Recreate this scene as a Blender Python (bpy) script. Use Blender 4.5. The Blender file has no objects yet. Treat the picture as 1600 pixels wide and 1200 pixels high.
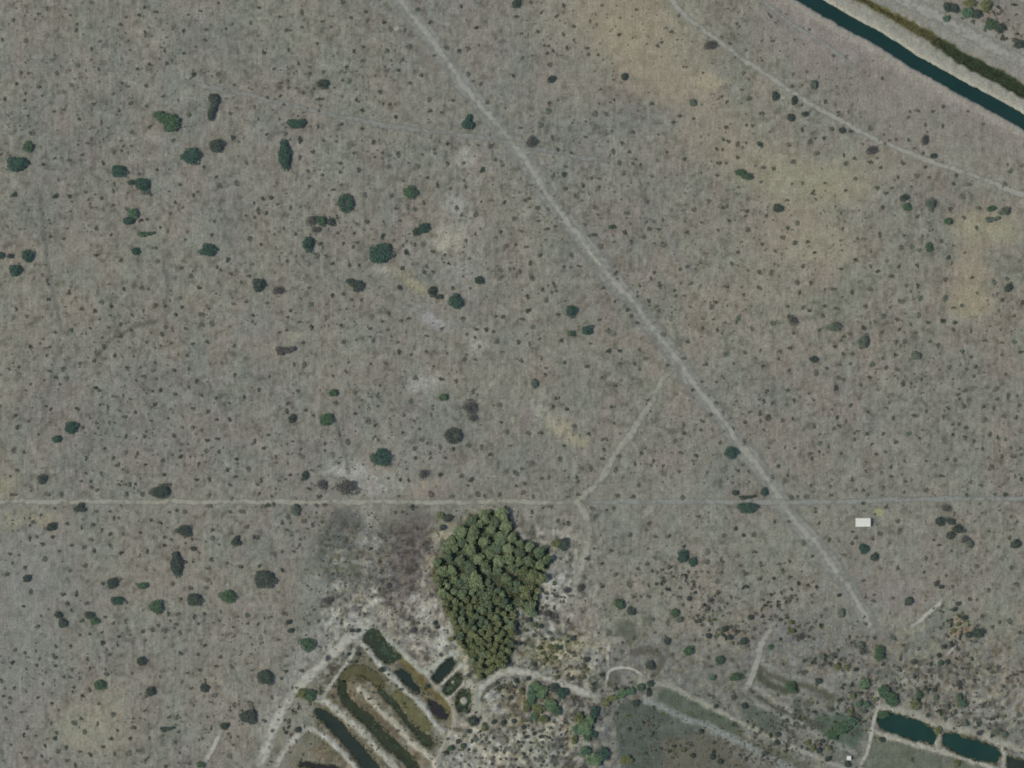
import bpy, math, random
import numpy as np

# ---------------------------------------------------------------- camera, sky, sun, exposure
S = 0.6                                   # metres per photograph pixel
def wx(px): return (px - 800.0) * S
def wy(py): return (600.0 - py) * S

scene = bpy.context.scene
col = scene.collection
CAM_H = 3000.0
cam_data = bpy.data.cameras.new("camera")
cam_data.sensor_width = 36.0
cam_data.lens = 36.0 * CAM_H / (1600 * S)
cam_data.clip_start = 10.0
cam_data.clip_end = 40000.0
cam = bpy.data.objects.new("camera", cam_data)
cam.location = (0, 0, CAM_H)
cam.rotation_euler = (0, 0, 0)
col.objects.link(cam)
scene.camera = cam
scene.render.resolution_x, scene.render.resolution_y = 1024, 768
scene.cycles.filter_width = 1.9
scene.cycles.max_bounces = 5
scene.cycles.diffuse_bounces = 2
scene.cycles.transparent_max_bounces = 12

SUN_EL, SUN_AZ = math.radians(46.0), math.radians(266.0)   # azimuth clockwise from north: the sun stands in the west
world = bpy.data.worlds.new("World")
scene.world = world
world.use_nodes = True
wn = world.node_tree.nodes
sky = wn.new("ShaderNodeTexSky")
sky.sky_type = 'NISHITA'
sky.sun_disc = False
sky.sun_elevation = SUN_EL
sky.sun_rotation = SUN_AZ
world.node_tree.links.new(sky.outputs[0], wn["Background"].inputs[0])
wn["Background"].inputs[1].default_value = 0.118
sun_data = bpy.data.lights.new("sun", 'SUN')
sun_data.energy = 2.5
sun_data.angle = math.radians(0.5)
sun_data.color = (1.0, 0.96, 0.84)
sun = bpy.data.objects.new("sun", sun_data)
sx, sy, sz = math.sin(SUN_AZ) * math.cos(SUN_EL), math.cos(SUN_AZ) * math.cos(SUN_EL), math.sin(SUN_EL)
from mathutils import Vector
sun.rotation_euler = Vector((sx, sy, sz)).to_track_quat('Z', 'Y').to_euler()
sun.location = (sx * 2000, sy * 2000, sz * 2000)
col.objects.link(sun)
scene.view_settings.view_transform = 'Standard'
scene.view_settings.look = 'None'
scene.view_settings.exposure = 0.23
scene.view_settings.gamma = 1.0

# ---------------------------------------------------------------- helpers
def lin(c):
    c = np.asarray(c, float) / 255.0
    return np.where(c <= 0.04045, c / 12.92, ((c + 0.055) / 1.055) ** 2.4)

def hash2(ix, iy, seed):
    h = (ix.astype(np.int64) * 374761393 + iy.astype(np.int64) * 668265263 + seed * 1442695041) & 0xffffffff
    h = ((h ^ (h >> 13)) * 1274126177) & 0xffffffff
    h = h ^ (h >> 16)
    return (h & 0xffff) / 65535.0

def vnoise(x, y, seed=0):
    x0, y0 = np.floor(x), np.floor(y)
    fx, fy = x - x0, y - y0
    fx, fy = fx * fx * (3 - 2 * fx), fy * fy * (3 - 2 * fy)
    a, b = hash2(x0, y0, seed), hash2(x0 + 1, y0, seed)
    c, d = hash2(x0, y0 + 1, seed), hash2(x0 + 1, y0 + 1, seed)
    return (a + (b - a) * fx) * (1 - fy) + (c + (d - c) * fx) * fy

def fbm(x, y, seed=0, octs=4):
    s, a, t = 0.0, 1.0, 0.0
    for k in range(octs):
        s = s + a * vnoise(x * 2 ** k + 17.3 * k, y * 2 ** k - 9.1 * k, seed + k)
        t += a
        a *= 0.55
    return s / t                                   # 0..1, mean .5

def seg_dist(X, Y, pts):
    """distance to a polyline, and the position along it (0..1)"""
    best = np.full(X.shape, 1e9)
    along = np.zeros(X.shape)
    n = len(pts) - 1
    for i in range(n):
        (x0, y0), (x1, y1) = pts[i][:2], pts[i + 1][:2]
        dx, dy = x1 - x0, y1 - y0
        L = dx * dx + dy * dy + 1e-9
        t = np.clip(((X - x0) * dx + (Y - y0) * dy) / L, 0, 1)
        d = np.hypot(X - x0 - t * dx, Y - y0 - t * dy)
        m = d < best
        best = np.where(m, d, best)
        along = np.where(m, (i + t) / n, along)
    return best, along

def sdist(X, Y, poly):
    """signed distance to a polygon, negative inside"""
    d, _ = seg_dist(X, Y, list(poly) + [poly[0]])
    inside = np.zeros(X.shape, bool)
    n = len(poly)
    for i in range(n):
        x0, y0 = poly[i]
        x1, y1 = poly[(i + 1) % n]
        if y0 == y1: continue
        c = ((y0 > Y) != (y1 > Y)) & (X < (x1 - x0) * (Y - y0) / (y1 - y0) + x0)
        inside ^= c
    return np.where(inside, -d, d)

def sstep(a, b, x):
    t = np.clip((x - a) / (b - a), 0, 1)
    return t * t * (3 - 2 * t)

def tag(o, label=None, cat=None, group=None, kind=None):
    if label: o["label"] = label
    if cat: o["category"] = cat
    if group: o["group"] = group
    if kind: o["kind"] = kind
    return o

def link(name, me, mat=None, parent=None):
    o = bpy.data.objects.new(name, me)
    col.objects.link(o)
    if mat is not None and me is not None:
        if not me.materials: me.materials.append(mat)
    if parent is not None: o.parent = parent
    return o

def mesh(name, V, F, smooth=False):
    me = bpy.data.meshes.new(name)
    me.from_pydata([tuple(map(float, v)) for v in V], [], F)
    if smooth:
        me.polygons.foreach_set("use_smooth", [True] * len(me.polygons))
    me.update()
    return me

def quads_mesh(name, V, F4):
    """fast path: V (n,3), F4 (m,4) numpy arrays"""
    me = bpy.data.meshes.new(name)
    me.vertices.add(len(V)); me.vertices.foreach_set("co", np.ascontiguousarray(V, np.float32).ravel())
    me.loops.add(F4.size); me.loops.foreach_set("vertex_index", F4.astype(np.int32).ravel())
    me.polygons.add(len(F4))
    me.polygons.foreach_set("loop_start", np.arange(0, F4.size, 4, dtype=np.int32))
    me.update(calc_edges=True)
    return me

# ---------------------------------------------------------------- materials
def new_mat(name):
    m = bpy.data.materials.new(name)
    m.use_nodes = True
    nt = m.node_tree
    return m, nt.nodes, nt.links, nt.nodes["Principled BSDF"]

def N(nodes, typ, **kw):
    n = nodes.new(typ)
    for k, v in kw.items(): setattr(n, k, v)
    return n

def ground_material():
    m, n, l, b = new_mat("dry_savanna_soil")
    at = N(n, "ShaderNodeAttribute", attribute_name="soil")
    geo = N(n, "ShaderNodeNewGeometry")
    def noise(scale, vec, detail=2.0):
        t = N(n, "ShaderNodeTexNoise"); t.inputs["Scale"].default_value = scale; t.inputs["Detail"].default_value = detail
        l.new(vec, t.inputs["Vector"]); return t.outputs["Fac"]
    mp = N(n, "ShaderNodeMapping"); mp.inputs["Scale"].default_value = (1, .12, 1)
    l.new(geo.outputs["Position"], mp.inputs[0])
    fine = noise(0.55, geo.outputs["Position"], 3.0)          # tussocks
    streak = noise(0.5, mp.outputs[0], 2.0)                   # wind rows of dry grass
    def rng(sock, lo, hi, flo=.3, fhi=.7):
        r = N(n, "ShaderNodeMapRange"); r.inputs[1].default_value = flo; r.inputs[2].default_value = fhi
        r.inputs[3].default_value = lo; r.inputs[4].default_value = hi
        l.new(sock, r.inputs[0]); return r.outputs[0]
    mul = N(n, "ShaderNodeMath", operation='MULTIPLY')
    l.new(rng(fine, .80, 1.20), mul.inputs[0]); l.new(rng(streak, .91, 1.09), mul.inputs[1])
    vm = N(n, "ShaderNodeVectorMath", operation='SCALE')
    l.new(at.outputs["Color"], vm.inputs[0]); l.new(mul.outputs[0], vm.inputs["Scale"])
    l.new(vm.outputs[0], b.inputs["Base Color"])
    b.inputs["Roughness"].default_value = 1.0
    b.inputs["Specular IOR Level"].default_value = 0.0
    return m

def leaf_material(name, dark, light, scale=0.35):
    m, n, l, b = new_mat(name)
    geo = N(n, "ShaderNodeNewGeometry")
    t = N(n, "ShaderNodeTexNoise"); t.inputs["Scale"].default_value = scale; t.inputs["Detail"].default_value = 2
    l.new(geo.outputs["Position"], t.inputs["Vector"])
    r = N(n, "ShaderNodeValToRGB")
    r.color_ramp.elements[0].position = .36; r.color_ramp.elements[1].position = .64
    r.color_ramp.elements[0].color = (*lin(dark), 1); r.color_ramp.elements[1].color = (*lin(light), 1)
    l.new(t.outputs["Fac"], r.inputs[0])
    l.new(r.outputs[0], b.inputs["Base Color"])
    b.inputs["Roughness"].default_value = .8
    b.inputs["Specular IOR Level"].default_value = .1
    return m

def plain_material(name, c, rough=.8, var=.12, scale=1.0, metal=0.0, spec=.3):
    m, n, l, b = new_mat(name)
    geo = N(n, "ShaderNodeNewGeometry")
    t = N(n, "ShaderNodeTexNoise"); t.inputs["Scale"].default_value = scale; t.inputs["Detail"].default_value = 4
    l.new(geo.outputs["Position"], t.inputs["Vector"])
    r = N(n, "ShaderNodeValToRGB")
    c = lin(c)
    r.color_ramp.elements[0].position = .3; r.color_ramp.elements[1].position = .7
    r.color_ramp.elements[0].color = (*(c * (1 - var)), 1); r.color_ramp.elements[1].color = (*np.clip(c * (1 + var), 0, 1), 1)
    l.new(t.outputs["Fac"], r.inputs[0]); l.new(r.outputs[0], b.inputs["Base Color"])
    b.inputs["Roughness"].default_value = rough
    b.inputs["Metallic"].default_value = metal
    b.inputs["Specular IOR Level"].default_value = spec
    return m

def water_material(name, c1, c2, scale=.03):
    m = plain_material(name, c1, .2, 0, .1, spec=.22)
    n, l = m.node_tree.nodes, m.node_tree.links
    t = [x for x in n if x.type == 'TEX_NOISE'][0]; t.inputs["Scale"].default_value = scale
    r = [x for x in n if x.type == 'VALTORGB'][0]
    r.color_ramp.elements[0].color = (*lin(c1), 1); r.color_ramp.elements[1].color = (*lin(c2), 1)
    w = N(n, "ShaderNodeTexNoise"); w.inputs["Scale"].default_value = 1.2
    bp = N(n, "ShaderNodeBump"); bp.inputs["Strength"].default_value = .15; bp.inputs["Distance"].default_value = .1
    l.new(w.outputs["Fac"], bp.inputs["Height"]); l.new(bp.outputs[0], n["Principled BSDF"].inputs["Normal"])
    return m

def track_material(name, c, strength=1.0):
    """worn earth: mixes to the soil below along its broken edges"""
    m, n, l, b = new_mat(name)
    at = N(n, "ShaderNodeAttribute", attribute_name="wear")
    geo = N(n, "ShaderNodeNewGeometry")
    t = N(n, "ShaderNodeTexNoise"); t.inputs["Scale"].default_value = .22; t.inputs["Detail"].default_value = 4
    l.new(geo.outputs["Position"], t.inputs["Vector"])
    t2 = N(n, "ShaderNodeTexNoise"); t2.inputs["Scale"].default_value = .035; t2.inputs["Detail"].default_value = 2
    l.new(geo.outputs["Position"], t2.inputs["Vector"])
    ad = N(n, "ShaderNodeMath", operation='ADD'); l.new(at.outputs["Fac"], ad.inputs[0]); l.new(t.outputs["Fac"], ad.inputs[1])
    ad2 = N(n, "ShaderNodeMath", operation='ADD'); l.new(ad.outputs[0], ad2.inputs[0]); l.new(t2.outputs["Fac"], ad2.inputs[1])
    r = N(n, "ShaderNodeMapRange"); r.inputs[1].default_value = .92; r.inputs[2].default_value = 1.72
    r.inputs[3].default_value = 0; r.inputs[4].default_value = strength
    l.new(ad2.outputs[0], r.inputs[0])
    l.new(r.outputs[0], b.inputs["Alpha"])
    cr = N(n, "ShaderNodeValToRGB"); c = lin(c)
    cr.color_ramp.elements[0].position = .3; cr.color_ramp.elements[1].position = .7
    cr.color_ramp.elements[0].color = (*(c * .88), 1); cr.color_ramp.elements[1].color = (*(c * 1.12), 1)
    l.new(t.outputs["Fac"], cr.inputs[0]); l.new(cr.outputs[0], b.inputs["Base Color"])
    b.inputs["Roughness"].default_value = 1; b.inputs["Specular IOR Level"].default_value = 0
    return m
# ---------------------------------------------------------------- the lie of the land (all in photograph pixels, y down)
CANAL = [(1100, -95), (1180, -48), (1265, 0), (1310, 26), (1325, 35), (1375, 61), (1425, 94), (1475, 122), (1525, 149), (1575, 176), (1610, 196), (1700, 245), (1900, 350)]
DITCH = [(1150, -110), (1250, -52), (1350, 0), (1375, 15), (1400, 28), (1425, 41), (1450, 55), (1475, 72), (1500, 90), (1525, 102), (1550, 115), (1575, 128), (1602, 145), (1700, 195), (1900, 300)]
NROAD = [(1250, -95), (1340, -45), (1420, 3), (1480, 34), (1540, 66), (1600, 98), (1700, 150), (1900, 250)]
# ponds and flooded channels: (polygon, water colour key, name phrase)
def band(pts, w):
    """polygon round a centre line; pts (x, y) or (x, y, half width)"""
    L, R = [], []
    for i, p in enumerate(pts):
        a, b = pts[max(i - 1, 0)], pts[min(i + 1, len(pts) - 1)]
        dx, dy = b[0] - a[0], b[1] - a[1]
        q = math.hypot(dx, dy)
        h = p[2] if len(p) > 2 else w
        L.append((p[0] - dy / q * h, p[1] + dx / q * h)); R.append((p[0] + dy / q * h, p[1] - dx / q * h))
    return L + R[::-1]
PONDS = [
 ([(569, 988), (580, 984), (592, 987), (600, 998), (607, 1008), (618, 1018), (628, 1027), (612, 1034), (603, 1037), (590, 1024), (580, 1009), (570, 1002)], "weed", "dark weed-choked pond at the northern tip of the ridge ponds"),
 ([(617, 1049), (628, 1045), (638, 1052), (648, 1064), (656, 1076), (649, 1080), (636, 1070), (624, 1060)], "teal", "short dark teal pool south-east of the weed-choked pond"),
 ([(668, 1093), (680, 1097), (692, 1106), (701, 1117), (697, 1124), (685, 1121), (675, 1110)], "black", "black oval pool beside the reddish soil bank"),
 (band([(534, 1064, 5), (535, 1080, 6), (541, 1096, 6), (556, 1110, 7), (573, 1124, 8), (590, 1140, 8), (605, 1158, 9), (625, 1175, 8), (642, 1192, 7), (658, 1216, 7)], 7), "moss", "long curved green channel hooking round the orange islet"),
 (band([(593, 1077, 3), (607, 1091, 4), (625, 1111, 3), (641, 1132, 3), (655, 1148, 5), (668, 1158, 8), (676, 1166, 4)], 4), "moss", "narrow broken channel between two pale ridges"),
 (band([(493, 1112, 4), (503, 1116, 8), (520, 1130, 9), (540, 1151, 9), (557, 1171, 10), (572, 1190, 11), (588, 1212, 11)], 9), "deep", "straight black channel below the second pale ridge"),
 (band([(679, 1064, 6), (690, 1052, 8), (700, 1041, 8), (709, 1031, 5)], 7), "teal", "slanted dark basin nearest the tip of the grove"),
 (band([(696, 1083, 5), (704, 1074, 8), (713, 1063, 8), (720, 1056, 5)], 7), "moss", "slanted basin with a tiny pale islet"),
 ([(714, 1088), (720, 1080), (730, 1077), (737, 1084), (736, 1099), (730, 1110), (718, 1113), (713, 1102)], "moss", "ring-shaped basin round a pale mound"),
 ([(1374, 1114), (1390, 1112), (1415, 1121), (1440, 1129), (1456, 1137), (1464, 1148), (1459, 1162), (1430, 1157), (1400, 1146), (1378, 1138), (1371, 1126)], "green", "long green pond west of the pale cross bank"),
 ([(1475, 1148), (1490, 1146), (1530, 1158), (1560, 1170), (1564, 1180), (1557, 1192), (1520, 1186), (1495, 1176), (1474, 1165)], "green", "long green pond east of the pale cross bank"),
 ([(1573, 1183), (1610, 1190), (1680, 1215), (1680, 1240), (1620, 1225), (1578, 1206)], "deep", "dark pond cut by the south-eastern corner"),
 (band([(468, 1194, 4), (490, 1197, 4), (520, 1204, 8), (540, 1225, 9)], 7), "black", "dark pool at the foot of the lowest ridge"),
]
PONDS.append((band([(534, 1063, 5), (539, 1053, 6), (551, 1047, 6.5), (568, 1048, 7), (583, 1057, 7), (594, 1070, 5)], 6), "olive", "shallow olive water arching over the head of the hooked channel"))
ISLETS = [(708, 1066, 2.2), (725, 1095, 5.5)]
# pale banks and ridges (painted and raised): (points, half width, colour, strength, height)
RIDGES = [
 ([(494, 1090), (512, 1097), (530, 1112), (550, 1130), (570, 1147), (585, 1165), (600, 1180), (615, 1197), (630, 1216)], 5, (150, 148, 132), .85, 1.1),
 ([(570, 1007), (590, 1035), (615, 1060), (635, 1080), (655, 1097), (670, 1115), (682, 1132), (692, 1142)], 4, (150, 150, 138), .85, 1.0),
 ([(562, 1076), (572, 1086), (590, 1105), (605, 1120), (625, 1137), (640, 1157), (660, 1172), (677, 1187), (684, 1210)], 4.5, (158, 152, 132), .8, .9),
 ([(472, 1136), (490, 1140), (510, 1152), (530, 1170), (545, 1187), (560, 1204)], 4, (152, 150, 138), .9, 1.0),
 ([(595, 990), (620, 1012), (640, 1030), (657, 1047), (670, 1051), (682, 1041), (700, 1026), (715, 1020)], 4.5, (148, 150, 134), .75, .8),
 ([(670, 1055), (680, 1070), (697, 1087), (706, 1100), (712, 1118), (708, 1140), (694, 1165), (684, 1190), (680, 1215)], 4.5, (150, 146, 130), .6, .6),
 ([(684, 1072), (698, 1064), (710, 1050), (722, 1040)], 2.6, (155, 153, 140), .8, .6),
 ([(700, 1092), (712, 1078), (724, 1066)], 2.8, (158, 155, 142), .8, .6),
 ([(735, 1068), (741, 1085), (745, 1100), (742, 1112)], 7, (150, 146, 128), .75, .2),
 ([(1000, 1065), (1030, 1068), (1048, 1072), (1075, 1085), (1100, 1100), (1130, 1114), (1160, 1130), (1200, 1149), (1250, 1172), (1310, 1197), (1350, 1214)], 3.6, (140, 138, 122), .7, .5),
 ([(1008, 1095), (1030, 1103), (1055, 1114), (1075, 1125), (1100, 1130), (1130, 1146), (1165, 1163), (1210, 1187), (1250, 1212)], 5, (122, 126, 120), .65, .4),
 ([(1165, 1080), (1185, 1098), (1215, 1113), (1245, 1128), (1275, 1146), (1310, 1163), (1335, 1176)], 4, (134, 134, 122), .55, .4),
 ([(1187, 1030), (1205, 1046), (1235, 1058), (1270, 1066), (1300, 1078)], 5, (130, 130, 120), .5, .3),
 ([(1375, 1103), (1410, 1111), (1440, 1121), (1475, 1134), (1520, 1143), (1560, 1158), (1600, 1172), (1680, 1200)], 5.5, (142, 138, 122), .7, .7),
 ([(1362, 1142), (1400, 1155), (1440, 1166), (1480, 1177), (1530, 1192), (1580, 1212)], 3.6, (150, 146, 130), .8, .8),
 ([(1470, 1140), (1466, 1155), (1464, 1168)], 4, (140, 136, 120), .75, .6),
 ([(1568, 1170), (1568, 1185), (1567, 1202)], 3.6, (145, 142, 128), .8, .6),
 ([(1173, 1073), (1190, 1080), (1222, 1100), (1238, 1112)], 3, (138, 134, 120), .5, .3),
]
# darker sunken plots and damp channels: polygon, colour, strength, depth
PLOTS = [
 ([(1034, 1073), (1046, 1075), (1075, 1091), (1100, 1105), (1125, 1117), (1155, 1133), (1150, 1150), (1125, 1140), (1100, 1128), (1073, 1120), (1029, 1096)], (94, 98, 86), .8, .3),
 ([(958, 1112), (975, 1096), (1005, 1097), (1030, 1112), (1075, 1132), (1110, 1152), (1160, 1200), (1170, 1230), (990, 1230), (968, 1180)], (90, 94, 86), .75, .3),
 ([(1158, 1110), (1166, 1098), (1200, 1112), (1232, 1128), (1224, 1145), (1190, 1140)], (98, 102, 92), .7, .2),
 ([(1362, 1148), (1400, 1160), (1440, 1172), (1480, 1184), (1530, 1200), (1540, 1230), (1350, 1230), (1352, 1180)], (104, 105, 92), .6, .2),
 ([(1280, 1118), (1300, 1112), (1335, 1118), (1348, 1140), (1340, 1165), (1325, 1170), (1300, 1155), (1280, 1145)], (84, 96, 82), .6, .2),
 ([(950, 1052), (958, 1050), (962, 1070), (955, 1078), (949, 1072)], (104, 102, 92), .6, .1),
 ([(962, 975), (975, 970), (990, 975), (993, 990), (985, 1005), (975, 1000), (965, 990)], (98, 98, 86), .65, .1),
 ([(1035, 1155), (1100, 1148), (1160, 1178), (1180, 1220), (1040, 1220)], (112, 104, 92), .5, .1),
]
DAMP = [
 ([(0, 108), (60, 100), (130, 104), (210, 112), (290, 126)], 1.8, (132, 132, 122), .35), ([(300, 20), (310, 90), (330, 150)], 1.5, (112, 112, 104), .3), ([(95, 500), (88, 560), (70, 640), (60, 700)], 1.8, (110, 110, 101), .35),
 ([(0, 670), (120, 688), (260, 700), (400, 690), (520, 660), (600, 650)], 1.8, (132, 130, 120), .3), ([(640, 660), (720, 625), (790, 610)], 2, (134, 132, 122), .35), ([(940, 770), (1010, 740), (1090, 700)], 1.6, (132, 130, 120), .3),
 ([(1030, 340), (1060, 400), (1100, 440)], 2, (134, 134, 126), .4), ([(570, 0), (568, 200), (571, 420)], 1.2, (116, 116, 108), .3), ([(1355, 800), (1362, 840), (1352, 900), (1330, 925)], 1.8, (134, 134, 124), .5),
 ([(536, 1072), (537, 1058), (546, 1050), (562, 1049), (580, 1055), (594, 1070)], 7.5, (102, 96, 70), .85),
 ([(560, 1098), (580, 1112), (600, 1130), (622, 1150)], 3.5, (108, 98, 80), .6),
 ([(622, 1085), (645, 1110), (665, 1135)], 8, (108, 106, 78), .7),
 ([(630, 1032), (650, 1052), (668, 1075), (690, 1092), (705, 1112)], 5, (112, 104, 74), .7),   # thin dark weedy lines: points, half width, colour, strength
 ([(1186, 1036), (1187, 1058), (1200, 1068), (1228, 1080), (1245, 1078)], 2.6, (90, 92, 78), .7),
 ([(1190, 1045), (1215, 1056), (1240, 1065), (1262, 1070), (1285, 1080), (1300, 1090), (1297, 1105)], 3.4, (98, 98, 84), .6),
 ([(1171, 1066), (1172, 1090), (1188, 1094), (1205, 1106), (1235, 1118)], 2.8, (88, 88, 78), .7),
 ([(1246, 1097), (1248, 1118), (1262, 1128), (1285, 1135)], 4, (92, 96, 84), .6),
 ([(1262, 1100), (1264, 1115)], 3, (96, 98, 86), .5),
 ([(748, 1100), (756, 1078), (772, 1070)], 3, (98, 98, 84), .6),
 ([(1100, 1128), (1140, 1140), (1165, 1160), (1215, 1176), (1260, 1200)], 3, (96, 98, 80), .4),
 ([(990, 1020), (1010, 1015), (1030, 1022), (1036, 1032), (1024, 1052)], 3, (100, 96, 84), .5),
 ([(340, 0), (345, 60), (350, 130)], 1.2, (112, 110, 102), .3),
 ([(62, 300), (64, 330), (78, 440), (92, 500)], 2.0, (108, 110, 100), .5),
 ([(255, 400), (262, 450), (258, 520)], 2.0, (110, 110, 100), .45),
 ([(150, 560), (175, 530), (210, 510), (245, 500)], 2.0, (106, 104, 94), .55),
 ([(520, 640), (536, 700), (545, 740)], 1.5, (110, 110, 100), .45),
]
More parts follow.
